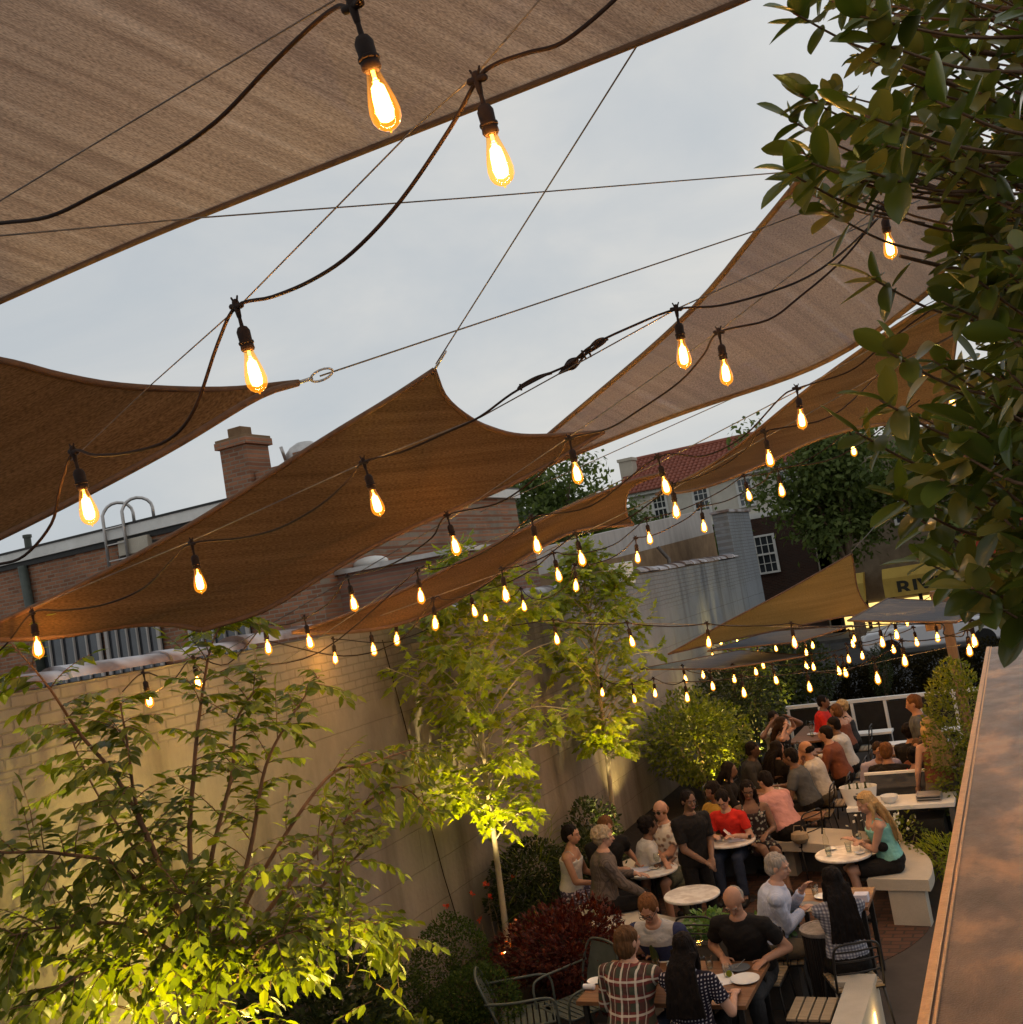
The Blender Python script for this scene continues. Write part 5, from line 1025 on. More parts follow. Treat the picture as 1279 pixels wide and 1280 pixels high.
def armchair(x, y, rz, label):
    t = thing('metal_armchair', label, 'armchair', (x, y, 0), radians(rz), group='green metal garden armchairs')
    q = MB()
    for k in range(8): q.box((0, -.21+k*.058, .405-.004*k*0), (.46, .044, .008))
    q.build('seat', 'green_metal', t)
    q = MB(); q.tube([(-.24,-.24,.39),(.24,-.24,.39),(.24,.24,.41),(-.24,.24,.41),(-.24,-.24,.39)], .012, 6); q.build('seat_frame', 'green_metal', t, smooth=True)
    q = MB(); pts = catmull([(-.24,-.25,.42),(-.25,-.33,.66),(-.21,-.39,.82),(-.1,-.41,.86),(.1,-.41,.86),(.21,-.39,.82),(.25,-.33,.66),(.24,-.25,.42)], 4); q.tube(pts, .012, 6); q.build('back_frame', 'green_metal', t, smooth=True)
    q = MB(); g = [[V((xx*(.93 if zz < .75 else .86), -.265-.33*(zz-.42)-.02*cos(xx*6), zz)) for xx in (-.22,-.11,0,.11,.22)] for zz in (.46,.56,.66,.76,.83)]
    vs = [p for row in g for p in row]; q.add(vs+[p+V((0,-.006,0)) for p in vs], [(j*5+i, j*5+i+1, j*5+i+6, j*5+i+5) for j in range(4) for i in range(4)]+[(25+j*5+i+5, 25+j*5+i+6, 25+j*5+i+1, 25+j*5+i) for j in range(4) for i in range(4)]); q.build('back_panel', 'green_metal', t, smooth=True)
    for sx in (-1, 1): q = MB(); q.tube(catmull([(sx*.25,-.36,.66),(sx*.29,-.1,.645),(sx*.29,.18,.64),(sx*.28,.26,.58),(sx*.26,.27,.40),(sx*.27,.30,0)], 5), .012, 6); q.build('arm', 'green_metal', t, smooth=True)
    for sx in (-1, 1): q = MB(); q.tube([(sx*.24,-.24,.40),(sx*.26,-.34,0)], .012, 6); q.build('leg', 'green_metal', t, smooth=True)
p = G(662,1268,.42); armchair(p.x-.02, p.y, -62, 'dark green metal armchair with its backrest nearest the box shrubs')
p = G(712,1262,.42); armchair(p.x+.02, p.y+.12, 150, 'dark green metal armchair with open arm loop against the wooden table end')
# planter with basil, fluted side table, low wall
pl = thing('concrete_planter', 'long grey concrete planter filled with bright green herbs behind the man in black', 'planter', (-3.05, 9.85, 0))
q = MB(); x0, x1, y0, y1, z = -3.62, -2.50, 9.62, 10.0, .62
for bx in (((x0,y0,0),(x1,y0+.05,z)), ((x0,y1-.05,0),(x1,y1,z)), ((x0,y0+.05,0),(x0+.05,y1-.05,z)), ((x1-.05,y0+.05,0),(x1,y1-.05,z))): q.rawbox(*bx)
q.build('box', 'dark_concrete', pl, world=True); q = MB(); q.rawbox((x0+.05,y0+.05,.3), (x1-.05,y1-.05,z-.06)); q.build('soil', 'earth', pl, world=True)
bush('herb_plant', 'bright green basil in the left part of the concrete planter', (-3.32,9.80,.70), (.24,.15,.12), 420, .06, .045, 'e', 'leaf_basil', 80, cat='herb')
bush('herb_plant', 'bright green basil in the right part of the concrete planter', (-2.74,9.80,.70), (.21,.15,.12), 420, .06, .045, 'e', 'leaf_basil', 81, cat='herb')
ft = thing('fluted_side_table', 'black fluted drum side table with mottled stone top', 'side table', (-2.2, 9.5, 0))
q = MB(); nn = 96; vs = []; fs = []
for z_ in (0, .76):
    for i in range(nn): a = 2*pi*i/nn; rr_ = .172+.006*(1 if i % 4 < 2 else -1)-(.012 if z_ == 0 else 0); vs.append((rr_*cos(a), rr_*sin(a), z_))
fs = [(i, (i+1) % nn, (i+1) % nn+nn, i+nn) for i in range(nn)]+[tuple(range(nn))[::-1], tuple(range(nn, 2*nn))]; q.add(vs, fs); q.build('drum', 'fluted_black', ft)
q = MB(); q.lathe([(.185,.761),(.19,.77),(.19,.795),(.18,.80),(.165,.80),(.16,.792),(.01,.792)], n=40); q.build('top', 'stone_rim', ft, smooth=2)
lw_ = thing('low_concrete_wall', 'low L shaped pale concrete seat wall with a small lit recess light at the bottom right', 'low wall', (-1.85, 8.2, 0))
q = MB(); q.rawbox((-1.97,6.6,0), (-1.74,9.22,.5)); q.rawbox((-2.07,9.04,0), (-1.971,9.22,.498)); q.build('wall', 'cast_concrete', lw_, world=True)
q = MB(); q.box((-1.737,8.8,.30), (.012,.055,.11)); q.build('recess_light', 'glow_warm', lw_, world=True)
li = bpy.data.lights.new('recess_lamp', 'POINT'); li.energy = 2.2; li.color = (1.0,.62,.22); li.shadow_soft_size = .03; lo = bpy.data.objects.new('recess_lamp', li); C.objects.link(lo); lo.location = (-1.68,8.8,.28)
# service table, partition, white fence
sv = thing('service_table', 'white topped service table with tub, bowl and trays on the right', 'table', (-1.8, 13.45, 0))
q = MB(); q.box((-1.86,13.5,.875), (1.25,.55,.05)); q.build('table_top', 'white_paint', sv, world=True)
for x in (-2.44,-1.28):
    for y in (13.27,13.73): q = MB(); q.box((x,y,.425), (.06,.06,.85)); q.build('leg', 'dark_concrete', sv, world=True)
q = MB(); q.rawbox((-1.78,13.3,.25), (-1.4,13.7,.7)); q.lathe([(.09,0),(.09,.004),(.07,.004)], (-1.6,13.298,.5), 20, Matrix.Rotation(pi/2,3,'X')); tag(q.build('portable_heater', 'black_metal', None), 'dark box with a round grille standing under the service table', 'heater')
pa = thing('low_partition', 'low dark glazed partition with bright white cap behind the service table', 'partition', (-1.8, 14.0, 0))
q = MB(); q.rawbox((-2.3,13.98,0), (-1.22,14.01,1.12)); q.build('panel', 'dark_glass', pa, world=True)
q = MB(); q.box((-1.76,13.995,1.135), (1.12,.05,.03)); q.build('cap', 'white_paint', pa, world=True)
q = MB()
for x in (-2.3,-1.22): q = MB(); q.box((x,13.995,.56), (.04,.04,1.12)); q.build('post', 'dark_concrete', pa, world=True)
wfn = thing('white_fence', 'low white railing with dark infill across the far end of the patio', 'fence', (-3, 21.6, 0))
q = MB(); q.box((-2.6,21.6,.93), (4.6,.08,.07)); q.build('top_rail', 'white_paint', wfn, world=True)
for k in range(8): q = MB(); q.box((-4.85+.64*k,21.6,.45), (.06,.06,.89)); q.build('post', 'white_paint', wfn, world=True)
q = MB(); q.rawbox((-4.9,21.62,.05), (-.35,21.635,.86)); q.build('infill_panel', 'black_metal', wfn, world=True)
for i, (x, y, L) in enumerate(((-3.2,20.6,.9),(-2.2,19.3,1.0),(-1.6,20.3,.8))):
    t = thing('white_bench', ['white bench left of the row in front of the white railing','white bench in the middle in front of the white railing','white bench at the right in front of the white railing'][i], 'bench', (x, y, 0), group='small white benches near the white railing')
    q = MB(); q.box((0,0,.46), (L,.34,.045)); q.build('seat', 'white_paint', t)
    q = MB(); q.box((-L/2+.08,0,.22), (.05,.3,.44)); q.build('leg', 'black_metal', t); q = MB(); q.box((L/2-.08,0,.22), (.05,.3,.44)); q.build('leg', 'black_metal', t)
# beverage tub
tb_ = thing('beverage_tub', 'cream oval tub full of bottles at the left end of the service table', 'tub', (-2.33, 13.42, .90))
q = MB(); n_ = 28; vs = []
for (k, z_) in ((.78,0),(1,.22),(.97,.22),(.75,.02)):
    for i in range(n_): a = 2*pi*i/n_; vs.append((.23*k*cos(a), .16*k*sin(a), z_))
q.add(vs, [(j*n_+i, j*n_+(i+1) % n_, (j+1)*n_+(i+1) % n_, (j+1)*n_+i) for j in range(3) for i in range(n_)]+[tuple(range(n_))[::-1], tuple(range(3*n_, 4*n_))]); q.build('tub', 'ceramic', tb_, smooth=2)
q = MB(); q.box((0,-.152,.13), (.10,.004,.02)); q.box((0,-.154,.16), (.03,.004,.015)); q.build('lettering', 'grey_plate', tb_)
def bottle(x, y, z, label, mat='clear_glass', s=1.0, group=None):
    q = MB(); q.lathe([(.03,0),(.033,.01),(.033,.13),(.028,.155),(.013,.185),(.012,.235),(.015,.237),(.015,.245)], (0,0,0), 12); o = q.build('bottle', mat, None, smooth=2); o.location = (x,y,z); o.scale = (s,s,s); return tag(o, label, 'bottle', group)
r = random.Random(4)
for k in range(7): bottle(-2.47+.047*k, 13.42+r.uniform(-.06,.06), .94, 'glass bottle standing in the cream tub', 'leaf_dark' if k % 2 else 'clear_glass', .95, 'bottles in the cream tub')
q = MB(); q.lathe([(.05,0),(.095,.04),(.105,.09),(.10,.09),(.088,.045),(.01,.015)], (-1.98,13.4,.90), 24); tag(q.build('bowl', 'ceramic', None, smooth=2), 'round white bowl on the service table right of the tub', 'bowl')
for k in range(3):
    q = MB(); q.rawbox((-1.66,13.32,.902+.03*k), (-1.38,13.58,.912+.03*k)); q.rawbox((-1.66,13.32,.912+.03*k), (-1.65,13.58,.922+.03*k)); q.rawbox((-1.39,13.32,.912+.03*k), (-1.38,13.58,.922+.03*k))
    o = q.build('tray', 'galvanised', None); o.rotation_euler = (0,0,0); tag(o, ['bottom metal tray in the stack on the service table','middle metal tray in the stack on the service table','top metal tray in the stack on the service table'][k], 'tray', 'stacked metal trays')
# --- things on tables
def plate(x, y, z, label, mat='ceramic', r=.12, food=None):
    t = thing('plate', label, 'plate', (x, y, z))
    q = MB(); q.lathe([(r*.5,.0),(r*.62,.004),(r,.016),(r,.020),(r*.6,.008),(.005,.006)], n=30); q.build('dish', mat, t, smooth=2)
    if food:
        L = Leaves(); rr_ = random.Random(int(x*100)); 
        for k in range(40): L.leaf(V((rr_.gauss(0,r*.28), rr_.gauss(0,r*.28), .012+rr_.random()*.02)), rv(rr_), V((0,0,1))+rv(rr_,.6), .035, .025, 'e')
        L.build('food', food, t)
def gls(x, y, z, label, kind='t', group='drinking glasses on the tables'):
    t = thing('drinking_glass', label, 'glass', (x, y, z), group=group)
    q = MB()
    if kind == 't': q.lathe([(.028,0),(.034,.11),(.0325,.11),(.026,.008),(.002,.006)], n=16, close=False)
    else: q.lathe([(.035,0),(.006,.006),(.005,.08),(.03,.10),(.038,.14),(.032,.19),(.031,.19),(.036,.14),(.028,.104),(.002,.09)], n=16, close=False)
    q.build('bowl', 'clear_glass', t, smooth=True)
    q = MB(); q.lathe([(.0255,.008),(.029,.06)] if kind == 't' else [(.026,.104),(.034,.135)], n=16); q.build('drink', 'clear_glass', t, smooth=2)
def sheet(name, label, x, y, z, w_, d_, rz, mat='paper', cat='menu', lift=0.0):
    q = MB(); q.add([(-w_/2,-d_/2,0),(0,-d_/2,lift),(w_/2,-d_/2,.004),(-w_/2,d_/2,0),(0,d_/2,lift),(w_/2,d_/2,.004)], [(0,1,4,3),(1,2,5,4)]); q.add([(-w_/2,-d_/2,-.003),(0,-d_/2,-.003),(w_/2,-d_/2,-.001),(-w_/2,d_/2,-.003),(0,d_/2,-.003),(w_/2,d_/2,-.001)], [(3,4,1,0),(4,5,2,1)])
    o = q.build(name, mat, None); o.location = (x, y, z+.005); o.rotation_euler = (0,0,radians(rz)); tag(o, label, cat)
def GP(px, py, z): return G(px, py, z)
p = GP(925,1212,.75); plate(p.x, p.y, .75, 'small dark grey plate with a fork in front of the man in the black shirt', 'grey_plate', .09)
q = MB(); q.tube([(p.x-.02,p.y,.775),(p.x+.03,p.y+.09,.80)], .003, 4); q.box((p.x-.025,p.y-.008,.775), (.02,.03,.004)); tag(q.build('fork', 'galvanised', None), 'metal fork resting on the small dark grey plate', 'fork')
p = GP(932,1226,.75); plate(p.x, p.y, .752, 'white oblong plate near the right end of the nearest table', 'ceramic', .12)
p = GP(908,1224,.75); sheet('menu', 'white paper menu lying beside the white oblong plate', p.x, p.y, .75, .16, .24, 30)
p = GP(838,1198,.75); sheet('menu', 'white paper in front of the man with glasses', p.x, p.y, .75, .2, .2, 10)
p = GP(737,1237,.75); q = MB(); q.lathe([(.001,-.06),(.022,-.05),(.024,.05),(.001,.06)], (p.x,p.y,.775), 12, Matrix.Rotation(pi/2,3,'Y')); tag(q.build('rolled_napkin', 'paper', None, smooth=2), 'rolled white napkin at the left end of the nearest table', 'napkin')
for (px, py, lb, k) in ((888,1207,'clear tumbler between the two women at the nearest table, right of the dark hair','t'),(877,1192,'stemmed water glass near the middle of the nearest table','w'),(823,1222,'clear tumbler beside the plaid shirt sleeve','t'),(822,1212,'small tumbler in front of the man with glasses','t'),(910,1218,'tumbler with a lemon slice beside the white paper menu','t')):
    p = GP(px, py+4, .75); gls(p.x, p.y, .75, lb, k)
p = GP(911,1214,.88); q = MB(); q.lathe([(.024,-.003),(.026,0),(.024,.003)], (p.x,p.y,.86), 14, Matrix.Rotation(1.2,3,'X')); tag(q.build('lemon_slice', 'leaf_maple', None), 'yellow lemon slice on the rim of the tumbler beside the menu', 'lemon slice')
q = MB(); p = GP(820,1205,.75); q.lathe([(.035,0),(.035,.22),(.015,.27),(.015,.3)], (p.x,p.y,.75), 12); tag(q.build('bottle', 'leaf_dark', None, smooth=2), 'dark green bottle between the man with glasses and the plaid shirt', 'bottle')
sheet('papers', 'stack of white papers on the round table beside the striped shirt person', -4.66, 11.52, .745, .26, .2, 25, 'napkin_violet', 'papers')
gls(-4.38,11.72,.74,'small tumbler on the round table with the papers','t'); gls(-4.42,11.55,.74,'tall stemmed glass on the round table with the papers','w')
sheet('menu', 'white folded menu standing on the round table of the woman in red', -3.9, 12.72, .75, .2, .26, 5, lift=.12); sheet('napkin', 'white napkin lying on the round table of the woman in red', -3.74, 12.60, .745, .2, .14, 20, 'napkin_violet', 'napkin')
q = MB(); q.box((-3.62,12.68,.765), (.09,.06,.04)); tag(q.build('card_box', 'black_metal', None), 'small black box on the round table of the woman in red', 'box')
bottle(-2.55,12.02,.74,'tall clear glass bottle on the round table beside the blonde woman'); gls(-2.5,11.82,.74,'tumbler left of the clear bottle on the blonde woman\'s table'); gls(-2.3,11.95,.74,'tumbler at the centre of the blonde woman\'s table'); gls(-2.18,12.0,.74,'stemmed glass nearest the blonde woman\'s hand','w')
p = GP(1008,1136,.78); plate(p.x, p.y, .78, 'round plate of food on the table of the grey haired man', 'grey_plate', .15, 'leaf_maple'); p = GP(1030,1122,.78); plate(p.x, p.y, .78, 'smaller pale plate behind the plate of food on the second table', 'ceramic', .09)
p = GP(1078,1126,.78); q = MB(); q.box((p.x,p.y,.815), (.13,.11,.07)); tag(q.build('napkin_box', 'napkin_violet', None), 'pale violet napkin box at the right end of the second wooden table', 'napkin box')
p = GP(1058,1118,.78); q = MB(); q.lathe([(.035,0),(.045,.09),(.042,.09),(.03,.01)], (p.x,p.y,.78), 14); tag(q.build('cup', 'ceramic', None, smooth=2), 'white cup beside the napkin box on the second wooden table', 'cup')
r = random.Random(17); GLB = 'glass among the dishes on the crowded far tables'
for k in range(22):
    y_ = r.choice((r.uniform(14.1,15.6), r.uniform(16.3,17.9), r.uniform(18.8,20.2))); gls(r.uniform(-4.15,-3.75), y_, .75, GLB, r.choice('tw'))
for i, (x, y, lb) in enumerate(((-4.1,14.4,'plate at the near end of the first far left table'),(-3.75,15.1,'plate in the middle of the first far left table'),(-4.05,16.7,'plate on the near part of the second far left table'),(-3.85,17.6,'plate at the far end of the second far left table'),(-3.95,19.3,'plate on the last far left table'),(-2.05,15.05,'plate left on the table behind the partition'),(-1.6,15.1,'plate right on the table behind the partition'))): plate(x, y, .75, lb, 'ceramic', .12, 'leaf_basil' if i % 2 else None)
q = MB(); q.lathe([(.10,0),(.15,.03),(.19,.10),(.17,.2),(.10,.24)], (0,0,0), 18); q.tube([(-.12,0,.2),(-.08,0,.36),(.08,0,.36),(.12,0,.2)], .012, 6); o = q.build('wicker_bag', 'slat_wood', None, smooth=2); o.location = (-3.12,13.25,.5); o.scale = (.6,.5,.6); tag(o, 'small tan wicker bag on the bench beside the flowered dress', 'bag')
q = MB(); q.ell((0,0,.16), (.15,.10,.17)); q.tube([(-.08,0,.3),(-.05,0,.42),(.05,0,.42),(.08,0,.3)], .01, 6); o = q.build('backpack', 'black_metal', None, smooth=True); o.location = (-3.12,13.85,.0); tag(o, 'black backpack on the floor behind the person in the pink shirt', 'backpack')
q = MB(); q.lathe([(.022,0),(.03,.05),(.022,.09),(.005,.1)], (0,0,0), 12); o = q.build('candle', 'glow_warm', None, smooth=True); o.location = (-4.72,11.78,.74); o.scale = (.7,.7,.7); tag(o, 'small lit candle on the round table in front of the man in black', 'candle')
# --- vehicles
def car(label, x, y, mat, rz=0, seed=0):
    t = thing('parked_car', label, 'car', (x, y, 0), rz); L, Wd = 4.6, 1.82
    body = [(-2.3,.45),(-2.28,.75),(-2.1,.95),(-1.0,1.05),(1.9,1.08),(2.25,.95),(2.3,.5),(2.1,.3),(-2.1,.3)]
    cab = [(-1.15,1.04),(-.35,1.58),(1.35,1.62),(2.05,1.07)]
    q = MB(); q.extr([V((a,-Wd/2,b)) for a, b in body], (0,Wd,0)); o = q.build('body', mat, t, fix=True)
    bv = o.modifiers.new('bevel','BEVEL'); bv.width = .09; bv.segments = 3; bv.limit_method = 'ANGLE'
    q = MB(); A = [V((a,-Wd/2+(.06 if b < 1.2 else .22),b)) for a, b in cab]; B = [V((p.x,-p.y,p.z)) for p in A]; q.add(A+B, [(0,1,2,3),(7,6,5,4),(0,4,5,1),(1,5,6,2),(2,6,7,3),(0,3,7,4)]); o = q.build('cabin', mat, t, fix=True)
    bv = o.modifiers.new('bevel','BEVEL'); bv.width = .05; bv.segments = 2
    for s in (-1, 1):
        for (u0, u1) in ((.06,.44),(.48,.9)):
            q = MB(); P = []
            for (u, v_) in ((u0,.12),(u1,.12),(min(u1,.86),.85),(max(u0,.16),.85)):
                xb = -1.15+3.2*u; xt = -.35+1.7*u; P.append(V((xb+(xt-xb)*v_, s*(Wd/2-(.06+.16*v_))+s*.012, 1.06+.53*v_)))
            q.add(P if s < 0 else P[::-1], [(0,1,2,3)]); q.build('window', 'dark_glass', t)
    q = MB(); q.add([(-1.10,-.78,1.09),(-1.10,.78,1.09),(-.42,.66,1.54),(-.42,-.66,1.54)], [(0,3,2,1)]); 
    for v in q.v: v.x -= .02; v.z += .012
    q.build('windscreen', 'dark_glass', t)
    for sx in (-1.42, 1.42):
        for s in (-1, 1):
            q = MB(); R = Matrix.Rotation(pi/2,3,'X'); q.lathe([(.18,-.1),(.31,-.11),(.34,-.08),(.34,.08),(.31,.11),(.18,.1)], (sx, s*(Wd/2-.08), .34), 22, R); wh = q.build('wheel', 'tyre', t, smooth=2)
            q = MB(); q.lathe([(.01,-.09),(.17,-.1),(.19,-.06),(.19,.06),(.17,.1),(.01,.09)], (sx, s*(Wd/2-.08), .34), 18, R); q.build('rim', 'galvanised', wh, smooth=2)
    for s in (-1, 1):
        q = MB(); q.box((-2.24,s*.68,.80), (.10,.32,.14)); q.build('headlight', 'ceramic', t); q = MB(); q.box((2.27,s*.74,.86), (.08,.26,.13)); q.build('taillight', 'tail_pink', t)
    q = MB(); q.box((-2.31,0,.5), (.04,1.2,.14)); q.box((-2.305,0,.42), (.05,.5,.11)); q.build('grille', 'black_metal', t)
car('white car parked in the street seen above the dark hedge', -2.9, 36.5, 'car_white'); car('dark car left of the white one in the street, partly behind the wall', -9.6, 36.3, 'car_dark'); car('dark car with pink tail light waiting at the end of the wall', -12.6, 41.0, 'car_dark', 0)
r = random.Random(23)
def cutlery(px, py, z, rz, lb):
    p = G(px, py, z); q = MB(); q.tube([(-.09,0,.004),(.0,0,.006),(.05,0,.004)], .0035, 5); q.lathe([(.001,-.035),(.009,-.02),(.011,.01),(.004,.03)], (.075,0,.005), 8, Matrix.Rotation(pi/2,3,'Y')); o = q.build('spoon', 'galvanised', None, smooth=True); o.location = p; o.rotation_euler = (0,0,radians(rz)); tag(o, lb, 'spoon')
cutlery(888,1232,.75,20,'metal spoon at the front edge of the nearest table between the women'); cutlery(868,1202,.75,80,'metal spoon in the middle of the nearest table'); cutlery(1050,1140,.78,40,'metal spoon near the front edge of the second wooden table')
for px, py, z, lb, rr_ in ((845,1208,.75,'small white side plate between the man with glasses and the two women',.08),(745,1228,.75,'small white side plate at the left end of the nearest table',.075),(1040,1062,.74,'small white saucer at the left of the blonde woman\'s round table',.06),(1075,1067,.74,'small white saucer at the right of the blonde woman\'s round table',.06),(818,1086,.74,'small white saucer on the round table with the papers',.06)):
    p = G(px, py, z); plate(p.x, p.y, z, lb, 'ceramic', rr_, 'leaf_red' if rr_ > .07 else None)
for px, py, z, lb in ((762,1222,.75,'clear tumbler at the left end of the nearest table'),(850,1222,.75,'clear tumbler in front of the small white side plate'),(1020,1120,.78,'clear tumbler between the two plates on the second wooden table'),(1070,1138,.78,'clear tumbler at the right end of the second wooden table')):
    p = G(px, py, z); gls(p.x, p.y, z, lb)
# ------------------------------------------------------------------ people
def remesh(mb, vox, name, mat, parent, it=2):
    me = mb.mesh('tmp'); o = bpy.data.objects.new('tmp', me); C.objects.link(o)
    m = o.modifiers.new('r', 'REMESH'); m.mode = 'VOXEL'; m.voxel_size = vox; m.use_smooth_shade = True
    s = o.modifiers.new('s', 'SMOOTH'); s.factor = .5; s.iterations = it
    dg = bpy.context.evaluated_depsgraph_get(); out = bpy.data.meshes.new_from_object(o.evaluated_get(dg)); bpy.data.objects.remove(o); bpy.data.meshes.remove(me)
    if name != "body":
        amp = .010 if name == "hair" else .0065
        hr = name == "hair"; P = [v.co.copy() for v in out.vertices]; NN = [v.normal.copy() for v in out.vertices]
        for i, v in enumerate(out.vertices):
            p = P[i]; q_ = V((p.x*34, p.y*34, p.z*7)) if hr else V((p.x*9, p.y*9, p.z*16+p.x*8))
            k = noise.noise(q_)*amp + noise.noise(q_*2.3)*amp*.5
            v.co = p + NN[i]*(k+(0 if hr else .002))
    out.name = name; out.materials.clear(); return link(name, out, mat, parent, True)
def loft(q, rings, n=18):
    """rings: (center, right, fwd, rx, ry)"""
    vs = []; fs = []
    for (c, a, b, rx, ry) in rings:
        for i in range(n): t = 2*pi*i/n; vs.append(c+a*(rx*cos(t))+b*(ry*sin(t)))
    for j in range(len(rings)-1):
        for i in range(n): k, m_ = j*n+i, j*n+(i+1) % n; fs.append((k, m_, m_+n, k+n))
    fs.append(tuple(range(n))[::-1]); fs.append(tuple(range((len(rings)-1)*n, len(rings)*n))); q.add(vs, fs)
def ik(S, T, l1, l2, pole):
    d = T-S; L = min(max(d.length, .12), (l1+l2)*.995); d = d.normalized(); a = (l1*l1-l2*l2+L*L)/(2*L); h = sqrt(max(l1*l1-a*a, 0))
    p = (pole-d*pole.dot(d)).normalized(); return S+d*a+p*h, S+d*L
PR = [(-.07,.11,.08),(-.02,.165,.12),(.06,.17,.125),(.16,.15,.11),(.24,.14,.105),(.33,.16,.115),(.40,.18,.115),(.45,.165,.10),(.48,.12,.08),(.505,.075,.068),(.54,.056,.06)]
CLB = {}
def person(label, head, yaw, skin, top, bottom, hair, seat=.47, lean=12, det=True, f=False, hp=10, hy=0, L=None, R=None, glasses=False, sc_=1.0, legs=None, twist=0, feet=True, roll=0, group=None, extra=None):
    x = V((1,0,0)); la = radians(lean); s = V((sin(radians(roll)), sin(la), cos(la)*cos(radians(roll)))).normalized(); fw = x.cross(s)*-1; fw = s.cross(x)
    fw = V((0, cos(la), -sin(la)))
    w = .95 if f else 1.08; stand = seat is None
    p0 = V((0,0,(seat+.09) if not stand else .93)); sl_ = .97 if f else 1.0
    nb_ = p0+s*(.50*sl_); hc = nb_+s*.075+V((0,.025,.088))
    S_ = sc_*(1.06 if f else 1.09); q = radians(yaw); Rz = Matrix.Rotation(q, 3, 'Z') @ Matrix.Scale(S_, 3); hw = head if isinstance(head, Vector) else G(*head)
    hoff = Rz @ hc; loc = V((hw.x-hoff.x, hw.y-hoff.y, 0)); 
    if not stand and len(head) == 4: pass
    t = thing('person', label, 'person', group=group, M=Matrix.Translation(loc) @ Matrix.Rotation(q, 4, 'Z') @ Matrix.Diagonal((S_,S_,S_*(1 if stand else .97),1))); inv = ROOT[t.name].inverted()
    def tgt(T, dflt):
        if T is None: return V(dflt)
        if T[0] > 20: return inv @ G(*T)
        return V(T)
    sh = [nb_-s*.062+x*(sx*.172*w) for sx in (-1, 1)]
    tz = .80 if not stand else 1.0
    HT = [tgt(L, (-.13,.40,tz)), tgt(R, (.13,.40,tz))]
    arms = []
    for i, sx in enumerate((-1, 1)):
        e, wr = ik(sh[i], HT[i], .275*sl_, .25*sl_, V((sx*.55,-.45,-1.0))); arms.append((sh[i], e, wr))
    lg = []
    for i, sx in enumerate((-1, 1)):
        hip = p0+x*(sx*.09)+V((0,.0,-.03))
        if legs and legs[i]: kn_, an = V(legs[i][0]), V(legs[i][1])
        elif stand: kn_ = hip+V((sx*.02,.03,-.42)); an = V((sx*.12,-.02,.08))
        else: kn_ = V((sx*.12,.42,seat+.05)); an = V((sx*.13,.40,.09))
        lg.append((hip, kn_, an))
    def torso(q_, g, t0=-1, t1=1):
        loft(q_, [(p0+s*(a*sl_), x, fw, rx*w+g, ry*w+g) for a, rx, ry in PR if t0 <= a <= t1])
    b = MB(); torso(b, 0)
    vox = .0075 if det == 2 else (.011 if det else .017)
    for i, (S, E_, Wp) in enumerate(arms):
        b.cap(S, E_, .050*w, .040*w); b.cap(E_, Wp, .040*w, .026*w); b.cap(nb_-s*.03, S, .05*w, .052*w)
        hd = (Wp-E_).normalized(); hd = (hd+V((0,0,-.15 if Wp.z < .9 else 0))).normalized(); up = V((0,0,1)); sd = hd.cross(up).normalized(); un = sd.cross(hd)
        sx = (-1, 1)[i]; Mh = Matrix((sd, hd, un)).transposed(); pc = Wp+hd*.05
        b.ell(pc, (.040,.052,.017), Mh, 10, 7)
        for k, (ox, ln) in enumerate(((-.031,.062),(-.0105,.072),(.0105,.068),(.030,.052))):
            a0 = pc+sd*ox+hd*.040; a1 = a0+hd*(ln*.55)+un*-.008; a2 = a1+hd*(ln*.35)+un*-(ln*.35)
            b.cap(a0-hd*.01, a1, .0088, .0082, 8); b.cap(a1, a2, .0082, .007, 8)
        th = pc-sd*(sx*.034)-hd*.02; t1 = th-sd*(sx*.03)+hd*.028; b.cap(th, t1, .011, .0095, 8); b.cap(t1, t1+hd*.025-sd*(sx*.004)-un*.006, .0095, .008, 8)
    for (hp_, kn_, an) in lg:
        b.cap(hp_, kn_, .078, .054); b.cap(kn_, an, .052, .034)
        fd = V((0,1,0)); fd = V((kn_.x-hp_.x, kn_.y-hp_.y+ .001, 0)); fd = fd.normalized() if fd.length > .12 else V((0,1,0)); b.cap(an+V((0,0,-.04))-fd*.03, an+fd*.12+V((0,0,-.055)), .034, .026)
    b.cap(nb_-s*.02, hc+V((0,-.02,-.04)), .050*w, .048*w)
    Hm = Matrix.Rotation(radians(hy), 3, 'Z') @ Matrix.Rotation(radians(-hp), 3, 'X') @ Matrix.Rotation(radians(roll*.5), 3, 'Y')
    def hv(*p): return hc+Hm @ V(p)
    b.ell(hv(0,-.012,.025), (.073,.092,.083), Hm, 18, 12); b.ell(hv(0,.018,-.035), (.056,.066,.070), Hm, 14, 9); b.ell(hv(0,.05,-.078), (.028,.026,.022), Hm)
    b.cap(hv(0,.080,.010), hv(0,.099,-.022), .010, .014, 8); b.ell(hv(0,.080,-.052), (.024,.012,.011), Hm, 10, 6)
    b.cap(hv(-.038,.074,.026), hv(.038,.074,.026), .011, .011, 8)
    for sx in (-1, 1): b.ell(hv(sx*.074,-.008,-.008), (.011,.020,.032), Hm, 8, 6); b.ell(hv(sx*.034,.062,-.022), (.020,.018,.018), Hm, 8, 6)
    remesh(b, vox, 'body', skin, t, 2)
